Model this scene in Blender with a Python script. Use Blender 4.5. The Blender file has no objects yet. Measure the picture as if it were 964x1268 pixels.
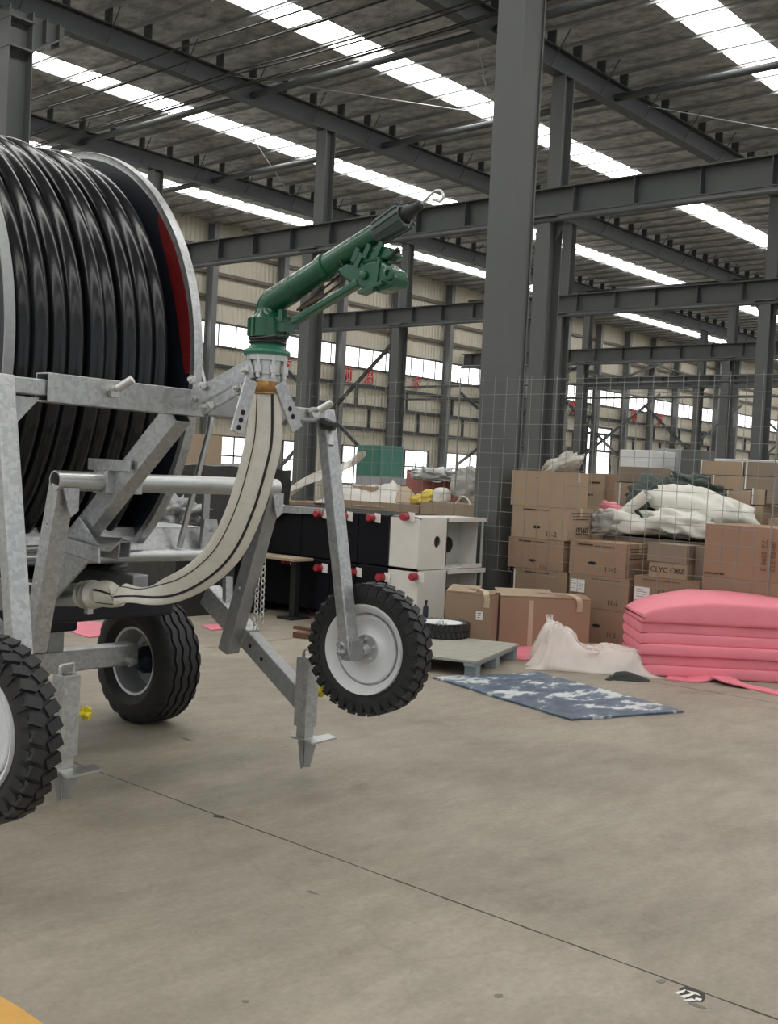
import bpy, bmesh, math, random
from mathutils import Vector, Matrix, noise
random.seed(7)
sc = bpy.context.scene
COL = sc.collection
PI = math.pi

# ------------------------------------------------------------------ camera
FPX, YAW, PITCH, ROLL = 1385.17, 0.7137, -0.0339, 0.0498
CAM = Vector((0, 0, 1.6))
_f = Vector((math.cos(YAW)*math.cos(PITCH), math.sin(YAW)*math.cos(PITCH), math.sin(PITCH)))
_r0 = Vector((math.sin(YAW), -math.cos(YAW), 0))
_u0 = _r0.cross(_f)
_r = math.cos(ROLL)*_r0 + math.sin(ROLL)*_u0
_u = -math.sin(ROLL)*_r0 + math.cos(ROLL)*_u0
cam = bpy.data.objects.new('camera', bpy.data.cameras.new('camera'))
COL.objects.link(cam)
M = Matrix((_r, _u, -_f)).transposed().to_4x4(); M.translation = CAM
cam.matrix_world = M
cam.data.sensor_fit = 'HORIZONTAL'; cam.data.sensor_width = 36
cam.data.lens = FPX/964*36
cam.data.clip_end = 400; cam.data.clip_start = 0.05
sc.camera = cam

def at(x, y, ax, val):
    """point of the surveyed plane (axis ax = val) seen at a photo position"""
    v = _f + _r*((x-482)/FPX) - _u*((y-634)/FPX)
    t = (val-CAM[ax])/v[ax]
    return CAM + v*t
X_, Y_, Z_ = 0, 1, 2

# ------------------------------------------------------------------ materials
MATS = {}
def mat(name, col, rough=0.6, metal=0.0, col2=None, scale=8.0, amount=0.5, bump=0.0, bscale=60.0, kind='noise',
        emit=None, spec=0.5, alpha=1.0, trans=0.0, detail=6, rvar=0.0, coat=0.0, stretch=None):
    m = bpy.data.materials.new(name); m.use_nodes = True
    nt = m.node_tree; N = nt.nodes; L = nt.links
    b = N['Principled BSDF']
    b.inputs['Roughness'].default_value = rough
    b.inputs['Metallic'].default_value = metal
    b.inputs['Specular IOR Level'].default_value = spec
    b.inputs['Base Color'].default_value = (*col, 1)
    b.inputs['Coat Weight'].default_value = coat
    tc = N.new('ShaderNodeTexCoord')
    vec = tc.outputs['Object']
    if stretch:
        mp = N.new('ShaderNodeMapping'); mp.inputs['Scale'].default_value = stretch
        L.new(vec, mp.inputs['Vector']); vec = mp.outputs['Vector']
    if col2 is not None:
        if kind == 'voronoi':
            t = N.new('ShaderNodeTexVoronoi'); t.inputs['Scale'].default_value = scale
            out = t.outputs['Color']
            sep = N.new('ShaderNodeSeparateColor'); L.new(out, sep.inputs[0]); fac = sep.outputs[0]
        else:
            t = N.new('ShaderNodeTexNoise'); t.inputs['Scale'].default_value = scale
            t.inputs['Detail'].default_value = detail; t.inputs['Roughness'].default_value = 0.6
            fac = t.outputs['Fac']
        L.new(vec, t.inputs['Vector'])
        rp = N.new('ShaderNodeValToRGB')
        rp.color_ramp.elements[0].position = 0.5-amount/2; rp.color_ramp.elements[1].position = 0.5+amount/2
        rp.color_ramp.elements[0].color = (*col, 1); rp.color_ramp.elements[1].color = (*col2, 1)
        L.new(fac, rp.inputs[0]); L.new(rp.outputs[0], b.inputs['Base Color'])
        if rvar:
            mr = N.new('ShaderNodeMapRange'); mr.inputs['To Min'].default_value = rough-rvar; mr.inputs['To Max'].default_value = rough+rvar
            L.new(fac, mr.inputs['Value']); L.new(mr.outputs[0], b.inputs['Roughness'])
    if bump:
        t2 = N.new('ShaderNodeTexNoise'); t2.inputs['Scale'].default_value = bscale; t2.inputs['Detail'].default_value = 4
        L.new(vec, t2.inputs['Vector'])
        bp = N.new('ShaderNodeBump'); bp.inputs['Strength'].default_value = bump; bp.inputs['Distance'].default_value = 0.02
        L.new(t2.outputs['Fac'], bp.inputs['Height']); L.new(bp.outputs[0], b.inputs['Normal'])
    if emit:
        b.inputs['Emission Color'].default_value = (*emit[0], 1); b.inputs['Emission Strength'].default_value = emit[1]
    if trans: b.inputs['Transmission Weight'].default_value = trans
    if alpha < 1: b.inputs['Alpha'].default_value = alpha
    MATS[name] = m
    return m

galv = mat('galvanised steel', (.40, .41, .41), .40, .8, (.52, .53, .53), 60, .8, .06, 90, 'voronoi', rvar=.06)
galv_dull = mat('weathered galvanised steel', (.27, .28, .28), .5, .75, (.40, .41, .41), 20, .7, .06, 90, rvar=.08)
tubem = mat('zinc tube', (.46, .47, .46), .33, .85, (.56, .57, .56), 16, .6)
zincm = mat('zinc bolts', (.6, .6, .58), .35, .9)
hosem = mat('black polyethylene', (.006, .0065, .008), .2, 0, (.010, .011, .012), 12, .5, .02, 40, rvar=.05, spec=.4)
rubber = mat('tyre rubber', (.012, .012, .013), .62, 0, (.022, .022, .023), 25, .5, .15, 80)
rimwhite = mat('white rim paint', (.62, .63, .64), .4, 0, (.74, .75, .76), 10, .6)
rimgrey = mat('galvanised rim', (.45, .46, .47), .38, .7, (.6, .61, .62), 12, .6)
hubm = mat('dark blue hub', (.010, .014, .035), .4, .2)
greenm = mat('green casting paint', (.005, .066, .030), .27, 0, (.008, .088, .040), 9, .6, .06, 60, coat=.3)
greenlite = mat('pale green flange paint', (.025, .15, .09), .35, 0, (.04, .19, .12), 9, .6)
nozm = mat('grey green nozzle', (.06, .085, .08), .42, .2, (.10, .13, .12), 14, .6)
darkm = mat('dark cast iron', (.02, .022, .022), .45, .3)
springm = mat('brown steel spring', (.10, .075, .055), .5, .6)
brassm = mat('brass', (.32, .17, .06), .35, .9)
redm = mat('red flange paint', (.15, .008, .008), .42, 0, (.11, .006, .006), 6, .5)
drumdark = mat('dark drum paint', (.012, .014, .022), .45, .2)
flatm = mat('white layflat fabric', (.55, .52, .45), .75, 0, (.66, .63, .56), 30, .6, .2, 220)
stripem = mat('black hose stripe', (.015, .015, .015), .6)
yellowm = mat('yellow tap plastic', (.62, .52, .02), .4)
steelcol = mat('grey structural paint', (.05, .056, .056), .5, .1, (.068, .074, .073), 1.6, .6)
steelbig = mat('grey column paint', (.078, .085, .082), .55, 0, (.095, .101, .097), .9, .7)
wallcol = mat('hazed grey column paint', (.13, .135, .135), .55, 0, (.16, .165, .165), 1.2, .6)  # column grey paled for the end wall: distance haze put into the colour
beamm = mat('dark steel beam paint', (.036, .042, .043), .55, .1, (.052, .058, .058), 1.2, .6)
purlinm = mat('purlin steel', (.34, .345, .34), .4, .5)
cablem = mat('black cable', (.008, .008, .008), .6)
girtm = mat('brown girt paint', (.13, .11, .09), .6)
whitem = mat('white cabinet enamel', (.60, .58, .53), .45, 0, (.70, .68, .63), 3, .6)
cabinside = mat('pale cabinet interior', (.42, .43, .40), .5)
blackfilm = mat('black wrapped panel', (.003, .003, .005), .6, 0, (.005, .005, .008), 4, .5, spec=.15)
redcap = mat('red plastic cap', (.38, .022, .035), .4, 0, (.28, .015, .025), 9, .6)
stickm = mat('white paper label', (.75, .74, .70), .7)
inkm = mat('dark brown ink', (.045, .028, .018), .8)
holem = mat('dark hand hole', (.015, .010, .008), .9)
tapem = mat('packing tape', (.42, .33, .22), .3, 0, (.5, .40, .28), 10, .5)
strapm = mat('white strapping', (.70, .69, .64), .5)
def card(n, c, k=1.2):
    c = tuple(x*.82 for x in c)
    return mat(n, c, .85, 0, tuple(min(1, x*k) for x in c), 2.6, .7, .05, 30)
card1 = card('brown corrugated card', (.30, .205, .135))
card2 = card('tan corrugated card', (.38, .275, .185))
card3 = card('grey brown card', (.26, .205, .155))
card4 = card('pale brown card', (.40, .31, .215))
card5 = card('warm brown card', (.33, .215, .14))
woodm = mat('grey pallet wood', (.26, .25, .21), .8, 0, (.38, .37, .32), 3, .8, .2, 30, stretch=(1, 9, 9))
woodedge = mat('blue grey pallet edge', (.20, .24, .25), .8, 0, (.28, .31, .31), 5, .7)
pinkm = mat('pink foam', (.74, .205, .265), .6, 0, (.80, .245, .305), 3, .6, .08, 25)
pinkfloor = mat('pink foam offcut', (.62, .16, .22), .65, 0, (.70, .22, .28), 3, .6)
sackm = mat('white woven sack', (.62, .60, .54), .7, 0, (.74, .72, .66), 7, .6, .25, 120)
sackgrey = mat('grey woven sack', (.34, .33, .30), .7, 0, (.44, .43, .40), 7, .6, .25, 120)
darkbag = mat('dark green bag', (.03, .05, .04), .6, 0, (.06, .08, .07), 6, .6)
redbox = mat('faded red crate paint', (.26, .085, .075), .8, 0, (.34, .12, .10), 3, .7)
greenbox = mat('green cabinet paint', (.045, .16, .125), .5, 0, (.06, .19, .15), 2, .6)
yellowbag = mat('yellow sack', (.62, .46, .05), .6, 0, (.7, .55, .12), 9, .6)
blackwrap = mat('black stretch film', (.018, .018, .019), .28, 0, (.03, .03, .032), 5, .6, .5, 9)
whitepanel = mat('white panel', (.62, .63, .62), .6)
greypanel = mat('grey panel', (.30, .31, .32), .6)
paintyellow = mat('yellow floor paint', (.55, .29, .06), .75, 0, (.62, .36, .10), 14, .6)
ragm = mat('dark rag', (.025, .03, .028), .9)
frostm = mat('daylight panel', (.9, .9, .9), .6, emit=((1, 1, .98), 2.2))
skym = mat('skylight sheet', (.9, .9, .9), .6, emit=((1, .995, .97), 9.6))
charm = mat('red sign letter', (.55, .045, .05), .6)

# clear crumpled film
def film_mat(name, col, alpha, rough):
    m = mat(name, col, rough, alpha=alpha, bump=.9, bscale=9)
    return m
film = film_mat('clear plastic film', (.85, .78, .72), .46, .16)
film2 = film_mat('cloudy plastic film', (.66, .63, .57), .72, .3)

# floor
def floor_mat():
    m = bpy.data.materials.new('worn concrete'); m.use_nodes = True
    nt = m.node_tree; N = nt.nodes; L = nt.links; b = N['Principled BSDF']
    tc = N.new('ShaderNodeTexCoord')
    def noi(s, d, r=.6, st=None):
        t = N.new('ShaderNodeTexNoise'); t.inputs['Scale'].default_value = s; t.inputs['Detail'].default_value = d; t.inputs['Roughness'].default_value = r
        v = tc.outputs['Object']
        if st:
            mp = N.new('ShaderNodeMapping'); mp.inputs['Scale'].default_value = st; mp.inputs['Rotation'].default_value = (0, 0, .5)
            L.new(v, mp.inputs['Vector']); v = mp.outputs['Vector']
        L.new(v, t.inputs['Vector']); return t.outputs['Fac']
    def ramp(f, p0, c0, p1, c1):
        r = N.new('ShaderNodeValToRGB'); e = r.color_ramp.elements
        e[0].position = p0; e[0].color = (*c0, 1); e[1].position = p1; e[1].color = (*c1, 1)
        L.new(f, r.inputs[0]); return r.outputs[0]
    def mul(a, c, f):
        x = N.new('ShaderNodeMix'); x.data_type = 'RGBA'; x.blend_type = 'MULTIPLY'; x.inputs['Factor'].default_value = f
        L.new(a, x.inputs['A']); L.new(c, x.inputs['B']); return x.outputs['Result']
    c = ramp(noi(.75, 6), .30, (.245, .212, .166), .70, (.385, .341, .274))
    c = mul(c, ramp(noi(3.2, 8, .7, (1, 2.6, 1)), .3, (.72, .72, .72), .66, (1.06, 1.06, 1.06)), .75)
    c = mul(c, ramp(noi(1.5, 10, .72), .26, (.62, .61, .60), .42, (1, 1, 1)), .7)
    c = mul(c, ramp(noi(34, 6, .7), .3, (.78, .78, .78), .7, (1.05, 1.05, 1.05)), .8)
    c = mul(c, ramp(noi(9, 12, .8), .27, (.45, .44, .43), .36, (1, 1, 1)), .6)
    # hairline cracks
    vo = N.new('ShaderNodeTexVoronoi'); vo.feature = 'DISTANCE_TO_EDGE'; vo.inputs['Scale'].default_value = .33
    wn = N.new('ShaderNodeTexNoise'); wn.inputs['Scale'].default_value = 2.2; wn.inputs['Detail'].default_value = 6
    L.new(tc.outputs['Object'], wn.inputs['Vector'])
    ad = N.new('ShaderNodeMix'); ad.data_type = 'RGBA'; ad.blend_type = 'ADD'; ad.inputs['Factor'].default_value = .45
    L.new(tc.outputs['Object'], ad.inputs['A']); L.new(wn.outputs['Color'], ad.inputs['B'])
    L.new(ad.outputs['Result'], vo.inputs['Vector'])
    c = mul(c, ramp(vo.outputs['Distance'], 0.0, (.62, .60, .58), .003, (1, 1, 1)), .22)
    L.new(c, b.inputs['Base Color'])
    r = N.new('ShaderNodeMapRange'); r.inputs['To Min'].default_value = .42; r.inputs['To Max'].default_value = .75
    L.new(noi(2.2, 5), r.inputs['Value']); L.new(r.outputs[0], b.inputs['Roughness'])
    b.inputs['Specular IOR Level'].default_value = .35
    bp = N.new('ShaderNodeBump'); bp.inputs['Strength'].default_value = .08; bp.inputs['Distance'].default_value = .01
    L.new(noi(40, 4), bp.inputs['Height']); L.new(bp.outputs[0], b.inputs['Normal'])
    return m
floorm = floor_mat()

def roof_mat():
    """crumpled silver insulation foil under the roof sheets"""
    m = bpy.data.materials.new('silver roof foil'); m.use_nodes = True
    nt = m.node_tree; N = nt.nodes; L = nt.links; b = N['Principled BSDF']
    tc = N.new('ShaderNodeTexCoord')
    mp = N.new('ShaderNodeMapping'); mp.inputs['Scale'].default_value = (2.2, 1.3, 1)
    L.new(tc.outputs['Object'], mp.inputs['Vector'])
    t = N.new('ShaderNodeTexNoise'); t.inputs['Scale'].default_value = 2.2; t.inputs['Detail'].default_value = 8; t.inputs['Roughness'].default_value = .65
    L.new(mp.outputs[0], t.inputs['Vector'])
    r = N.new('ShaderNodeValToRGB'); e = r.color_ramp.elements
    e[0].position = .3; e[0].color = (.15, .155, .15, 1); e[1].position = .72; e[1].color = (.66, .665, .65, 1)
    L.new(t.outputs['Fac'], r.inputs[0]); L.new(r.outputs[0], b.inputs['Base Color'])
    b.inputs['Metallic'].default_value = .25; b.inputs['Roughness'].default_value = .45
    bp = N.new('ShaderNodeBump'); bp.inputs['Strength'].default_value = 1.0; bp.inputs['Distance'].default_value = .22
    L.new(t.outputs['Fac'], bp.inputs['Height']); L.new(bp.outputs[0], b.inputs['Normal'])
    return m
roofm = roof_mat()

def wall_mat():
    """cream profiled cladding, ribs every 20 cm"""
    m = bpy.data.materials.new('cream profiled cladding'); m.use_nodes = True
    nt = m.node_tree; N = nt.nodes; L = nt.links; b = N['Principled BSDF']
    tc = N.new('ShaderNodeTexCoord')
    w = N.new('ShaderNodeTexWave'); w.wave_type = 'BANDS'; w.bands_direction = 'X'; w.inputs['Scale'].default_value = 1.6; w.inputs['Distortion'].default_value = 0
    L.new(tc.outputs['Object'], w.inputs['Vector'])
    t = N.new('ShaderNodeTexNoise'); t.inputs['Scale'].default_value = .8; t.inputs['Detail'].default_value = 5
    L.new(tc.outputs['Object'], t.inputs['Vector'])
    r = N.new('ShaderNodeValToRGB'); e = r.color_ramp.elements
    e[0].position = .3; e[0].color = (.50, .46, .37, 1); e[1].position = .7; e[1].color = (.60, .56, .46, 1)
    L.new(t.outputs['Fac'], r.inputs[0]); L.new(r.outputs[0], b.inputs['Base Color'])
    b.inputs['Roughness'].default_value = .6
    bp = N.new('ShaderNodeBump'); bp.inputs['Strength'].default_value = .7; bp.inputs['Distance'].default_value = .04
    L.new(w.outputs['Fac'], bp.inputs['Height']); L.new(bp.outputs[0], b.inputs['Normal'])
    return m
wallm = wall_mat()

def board_mat():
    """blue painted board, paint scraped off in streaks"""
    m = bpy.data.materials.new('scraped blue paint'); m.use_nodes = True
    nt = m.node_tree; N = nt.nodes; L = nt.links; b = N['Principled BSDF']
    tc = N.new('ShaderNodeTexCoord')
    mp = N.new('ShaderNodeMapping'); mp.inputs['Scale'].default_value = (1.5, 2.6, 1); mp.inputs['Rotation'].default_value = (0, 0, .35)
    L.new(tc.outputs['Object'], mp.inputs['Vector'])
    t = N.new('ShaderNodeTexNoise'); t.inputs['Scale'].default_value = 1.7; t.inputs['Detail'].default_value = 9; t.inputs['Roughness'].default_value = .68
    L.new(mp.outputs[0], t.inputs['Vector'])
    r = N.new('ShaderNodeValToRGB'); e = r.color_ramp.elements
    e[0].position = .40; e[0].color = (.05, .075, .112, 1); e[1].position = .60; e[1].color = (.55, .58, .58, 1)
    x = r.color_ramp.elements.new(.53); x.color = (.11, .15, .205, 1)
    x = r.color_ramp.elements.new(.548); x.color = (.46, .49, .49, 1)
    L.new(t.outputs['Fac'], r.inputs[0]); L.new(r.outputs[0], b.inputs['Base Color'])
    b.inputs['Roughness'].default_value = .5
    return m
boardm = board_mat()

# ------------------------------------------------------------------ mesh builder
class MB:
    def __init__(s): s.bm = bmesh.new()
    def quadring(s, rings, close_u=True, cap=True):
        """rings: list of lists of points -> skinned surface"""
        R = [[s.bm.verts.new(p) for p in r] for r in rings]
        n = len(R[0])
        for a, b in zip(R[:-1], R[1:]):
            for i in range(n if close_u else n-1):
                j = (i+1) % n
                try: s.bm.faces.new((a[i], a[j], b[j], b[i]))
                except ValueError: pass
        if cap and close_u:
            for r in (R[0], R[-1]):
                try: s.bm.faces.new(r)
                except ValueError: pass
        return s
    def box(s, c, size, rot=None):
        hx, hy, hz = size[0]/2, size[1]/2, size[2]/2
        c = Vector(c); P = []
        for z in (-hz, hz):
            for x, y in ((-hx, -hy), (hx, -hy), (hx, hy), (-hx, hy)):
                v = Vector((x, y, z))
                if rot is not None: v = rot @ v
                P.append(c+v)
        return s.quadring([P[:4], P[4:]])
    def bar(s, a, b, w, h, up=(0, 0, 1), open_end=False, t=.006):
        """rectangular section from a to b: w sideways, h along up"""
        a, b = Vector(a), Vector(b); d = (b-a).normalized()
        side = d.cross(Vector(up)).normalized(); u = side.cross(d).normalized()
        def ring(p, k=0): return [p+side*x*(w/2-k)+u*y*(h/2-k) for x, y in ((-1, -1), (1, -1), (1, 1), (-1, 1))]
        if open_end:
            dd = d*min(.12, (b-a).length*.3)
            s.quadring([ring(b-dd, t), ring(b, t), ring(b), ring(a), ring(a, t), ring(a+dd, t)])
        else: s.quadring([ring(a), ring(b)])
        return s
    def tube(s, pts, r, n=12, cap=True, closed=False):
        pts = [Vector(p) for p in pts]; m = len(pts); rings = []
        prev = None
        for i, p in enumerate(pts):
            if closed: d = (pts[(i+1) % m]-pts[i-1]).normalized()
            else: d = (pts[min(i+1, m-1)]-pts[max(i-1, 0)]).normalized()
            if prev is None:
                x = d.cross(Vector((0, 0, 1)))
                if x.length < 1e-3: x = d.cross(Vector((1, 0, 0)))
            else: x = prev-d*prev.dot(d)
            x.normalize(); prev = x; y = d.cross(x)
            rr = r[i] if isinstance(r, (list, tuple)) else r
            rings.append([p+(x*math.cos(2*PI*k/n)+y*math.sin(2*PI*k/n))*rr for k in range(n)])
        if closed: rings.append(rings[0][:])
        return s.quadring(rings, cap=cap and not closed)
    def pipe(s, a, b, r, ri, n=20):
        """open-ended round tube with wall thickness"""
        a, b = Vector(a), Vector(b); d = (b-a).normalized()
        x = d.cross(Vector((0, 0, 1)))
        if x.length < 1e-3: x = d.cross(Vector((1, 0, 0)))
        x.normalize(); y = d.cross(x)
        def ring(p, q): return [p+(x*math.cos(2*PI*k/n)+y*math.sin(2*PI*k/n))*q for k in range(n)]
        dd = d*min(.25, (b-a).length*.4)
        return s.quadring([ring(a+dd, ri), ring(a, ri), ring(a, r), ring(b, r), ring(b, ri), ring(b-dd, ri)])
    def lathe(s, prof, c=(0, 0, 0), axis=0, n=48, cap=False):
        """prof: (axial, radius)"""
        c = Vector(c); rings = []
        for k in range(n):
            a = 2*PI*k/n; ring = []
            for p, r in prof:
                q = [r*math.cos(a), r*math.sin(a)]
                v = [0, 0, 0]; v[axis] = p; v[(axis+1) % 3] = q[0]; v[(axis+2) % 3] = q[1]
                ring.append(c+Vector(v))
            rings.append(ring)
        R = [[s.bm.verts.new(p) for p in r] for r in rings]
        for i in range(n):
            a, b = R[i], R[(i+1) % n]
            for j in range(len(prof)-1):
                try: s.bm.faces.new((a[j], a[j+1], b[j+1], b[j]))
                except ValueError: pass
        return s
    def lathe_dir(s, a, d, prof, n=24):
        """lathe about a direction d from point a; prof (dist along, radius)"""
        a, d = Vector(a), Vector(d).normalized()
        x = d.cross(Vector((0, 0, 1)))
        if x.length < 1e-3: x = d.cross(Vector((1, 0, 0)))
        x.normalize(); y = d.cross(x)
        return s.quadring([[a+d*p+(x*math.cos(2*PI*k/n)+y*math.sin(2*PI*k/n))*r for k in range(n)] for p, r in prof])
    def prism(s, poly, off):
        """flat polygon extruded by vector off"""
        off = Vector(off); A = [Vector(p) for p in poly]
        return s.quadring([A, [p+off for p in A]])
    def bolt(s, c, d, r=.012, h=.012):
        s.lathe_dir(c, d, [(0, r), (h, r), (h, r*.55), (h*1.9, r*.55)], 6); return s
    def build(s, name, m, parent=None, smooth=None, origin=None, bevel=0, seg=2):
        bm = s.bm
        bmesh.ops.remove_doubles(bm, verts=bm.verts, dist=1e-6)
        bmesh.ops.recalc_face_normals(bm, faces=bm.faces)
        me = bpy.data.meshes.new(name)
        o = bpy.data.objects.new(name, me); COL.objects.link(o)
        org = Vector((0, 0, 0))
        if parent is not None:
            p = parent
            while p is not None: org += p.location; p = p.parent
        if origin is not None:
            o.location = Vector(origin)-org; org = Vector(origin)
        for v in bm.verts: v.co -= org
        if smooth is not None:
            for f in bm.faces: f.smooth = True
            for e in bm.edges:
                if len(e.link_faces) == 2 and e.calc_face_angle(0) > math.radians(smooth): e.smooth = False
        bm.to_mesh(me); bm.free()
        me.materials.append(m)
        if parent is not None: o.parent = parent
        if bevel and True:
            b = o.modifiers.new('bevel', 'BEVEL'); b.width = bevel; b.segments = seg; b.limit_method = 'ANGLE'
        if name in EACH: split(o)
        return o

def split(o):
    """one object for each separate piece of a mesh"""
    bm = bmesh.new(); bm.from_mesh(o.data); seen = set(); isl = []
    bm.verts.ensure_lookup_table()
    for v in bm.verts:
        if v.index in seen: continue
        st = [v]; seen.add(v.index); I = []
        while st:
            q = st.pop(); I.append(q.index)
            for e in q.link_edges:
                k = e.other_vert(q)
                if k.index not in seen: seen.add(k.index); st.append(k)
        isl.append(set(I))
    if len(isl) > 1:
        for i, I in enumerate(isl):
            b2 = bm.copy(); b2.verts.ensure_lookup_table()
            bmesh.ops.delete(b2, geom=[v for v in b2.verts if v.index not in I], context='VERTS')
            if i == 0: b2.to_mesh(o.data)
            else:
                c = o.copy(); c.data = o.data.copy(); COL.objects.link(c); b2.to_mesh(c.data)
            b2.free()
    bm.free(); return o

EACH = {'bolt', 'flange_bolt', 'hole', 'clamp_bolt', 'pivot_bolt', 'axle_post', 'nozzle_rib'}
def empty(name, loc, label=None, cat=None, group=None):
    o = bpy.data.objects.new(name, None); o.location = Vector(loc); COL.objects.link(o)
    o.empty_display_size = .1
    return tag(o, label, cat, group)
def tag(o, label=None, cat=None, group=None, kind=None):
    if label: o['label'] = label
    if cat: o['category'] = cat
    if group: o['group'] = group
    if kind: o['kind'] = kind
    return o
def struct(o): o['kind'] = 'structure'; return o
def lab(o, label): o['label'] = label; return o

def arc(c, r, a0, a1, u, v, n=8):
    c, u, v = Vector(c), Vector(u), Vector(v)
    return [c+u*r*math.cos(a0+(a1-a0)*i/n)+v*r*math.sin(a0+(a1-a0)*i/n) for i in range(n+1)]
def bend(pts, r, n=6):
    """polyline with rounded corners"""
    P = [Vector(p) for p in pts]; out = [P[0]]
    for a, b, c in zip(P[:-2], P[1:-1], P[2:]):
        d0 = (a-b).normalized(); d1 = (c-b).normalized()
        k = min(r, (a-b).length*.45, (c-b).length*.45)
        for i in range(n+1):
            t = i/n
            out.append((b+d0*k)*(1-t)**2+b*2*t*(1-t)+(b+d1*k)*t*t)
    out.append(P[-1]); return out

def text_mesh(txt, size, m, mtx, name, parent=None, depth=.004):
    cu = bpy.data.curves.new(name, 'FONT'); cu.body = txt; cu.size = size; cu.align_x = 'CENTER'; cu.align_y = 'CENTER'; cu.extrude = depth
    t = bpy.data.objects.new(name, cu); COL.objects.link(t)
    dg = bpy.context.evaluated_depsgraph_get(); dg.update()
    me = bpy.data.meshes.new_from_object(t.evaluated_get(dg))
    bpy.data.objects.remove(t); bpy.data.curves.remove(cu)
    me.transform(mtx)
    o = bpy.data.objects.new(name, me); COL.objects.link(o)
    me.materials.clear(); me.materials.append(m)
    if parent is not None:
        org = Vector((0, 0, 0)); p = parent
        while p is not None: org += p.location; p = p.parent
        me.transform(Matrix.Translation(-org)); o.parent = parent
    return o

# ================================================================== BUILDING
YF = [-0.64, 5.36, 11.36, 17.36, 23.36]     # frames
YG = 29.36                                    # end wall
ZB, ZRB, ZRT, ZROOF = 6.87, 8.93, 9.35, 9.68
XA, XB = -14.0, 92.0
ROWS = [17.16, 27.07, 38.2, 48.4, 58.8]
STRIPS = [2.95, 8.95, 14.95, 20.95, 26.75]
SW = .44

fl = MB(); fl.box(((XA+XB)/2, 7, -.1), (XB-XA, 46, .2)); struct(fl.build('floor', floorm))
# sawn joints in the slab
def joint(name, a, b, w):
    a, b = Vector(a), Vector(b); d = (b-a).normalized(); sd = Vector((-d.y, d.x, 0))*w/2
    n = max(2, int((b-a).length/.12)); mb = MB(); ring = []
    for i in range(n+1):
        p = a+(b-a)*i/n+sd*random.uniform(-.35, .35); k = random.uniform(.6, 1.2)
        ring.append([p-sd*k+Vector((0, 0, .0006)), p+sd*k+Vector((0, 0, .0006)), p+sd*k+Vector((0, 0, -.01)), p-sd*k+Vector((0, 0, -.01))])
    mb.quadring(ring); return struct(mb.build(name, jointm))
jointm = mat('sawn joint dirt', (.035, .03, .026), .9, 0, (.08, .07, .06), 12, .6)
joint('trim_1', (3.35, -3, 0), (3.39, 12, 0), .009)
joint('trim_2', (-4, 7.55, 0), (8.4, 7.55, 0), .008)
joint('trim_3', (8.4, -3, 0), (8.4, 12, 0), .007)

# roof: foil lined sheets between the skylight strips (one ceiling)
mb = MB()
ys = [-16]
for y in STRIPS: ys += [y-SW, y+SW]
ys.append(YG+.1)
ys = [-16, -9.5, -8.6, -3.5, -2.6]+ys[1:]
for a, b in zip(ys[0::2], ys[1::2]): mb.box(((XA+XB)/2, (a+b)/2, ZROOF+.05), (XB-XA, b-a, .1))
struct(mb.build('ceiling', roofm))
for i, y in enumerate([-9.07, -3.05]+STRIPS):
    mb = MB(); mb.box(((XA+XB)/2, y, ZROOF+.06), (XB-XA, .98, .02)); struct(mb.build('window_%d' % (i+1), skym))

# purlins (Z sections along the building) share one mesh
L0 = -16.0; L1 = YG-.05
mb = MB()
zt = ZROOF-.002; zp = ZROOF-.06
prof = [(.03, zp), (.03, zp+.008), (.004, zp+.008), (.004, zt), (-.03, zt), (-.03, zt-.008), (-.004, zt-.008), (-.004, zp)]
mb.quadring([[(x, L0, z) for x, z in prof], [(x, L1, z) for x, z in prof]])
pur = struct(mb.build('purlin_beam', purlinm))
XPUR = [11.69+.862*k for k in range(-12, 92)]
XPUR = [x for x in XPUR if x < XB]
pur.location.x = XPUR[0]
for x in XPUR[1:]:
    o = pur.copy(); o.location.x = x; COL.objects.link(o)

# rafters with purlin cleats
def ibeam(mb, a, b, h, w, tf=.02, tw=.014, up=(0, 0, 1)):
    """H section; a,b on the centre line"""
    a, b = Vector(a), Vector(b); d = (b-a).normalized(); s = d.cross(Vector(up)).normalized(); u = s.cross(d)
    for k in (-1, 1): mb.bar(a+u*k*(h/2-tf/2), b+u*k*(h/2-tf/2), w, tf, up)
    mb.bar(a, b, tw, h-2*tf, up)
for i, y in enumerate(YF):
    mb = MB()
    h = ZRT-ZRB
    ibeam(mb, (XA, y, ZRB+h/2), (XB, y, ZRB+h/2), h, .24, .024, .02)
    for x in XPUR: mb.box((x+.05, y, (ZRT+ZROOF)/2-.01), (.06, .16, ZROOF-ZRT-.02))
    for k, x in enumerate(XPUR[::2]):   # fly braces
        mb.tube([(x, y-.02, ZRB+.03), (x, y-.42, ZROOF-.12)], .012, 5)
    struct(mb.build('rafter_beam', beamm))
    # ridge cable clamps
for x, y in ((6, 8.36), (21.5, 8.36), (12.5, 14.36), (27, 14.36), (33, 8.36)):
    pass

# round strut pipes between frames under the purlins, along Y
for x in (19.2, 27.07, 15.2, 38.2):
    mb = MB(); mb.tube([(x, -8, ZRB+.16), (x, YG-.2, ZRB+.16)], .07, 12); struct(mb.build('strut_beam', beamm, smooth=40))
# sag rods / cables running along the roof on the near side
for px, py in ((100, 100.5), (100, 118), (100, 145), (300, 90), (430, 70), (560, 30)):
    P = at(px, py, Z_, 8.82)
    mb = MB(); n = 24; pts = [Vector((P.x, -8+36*i/n, 8.82-.05*math.sin(PI*((i % 4)/4)))) for i in range(n+1)]
    mb.tube(pts, .015, 6)
    tag(mb.build('roof_cable', cablem, smooth=60), 'thin black cable strung under the roof purlins', 'cable', 'cables under the roof')
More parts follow.
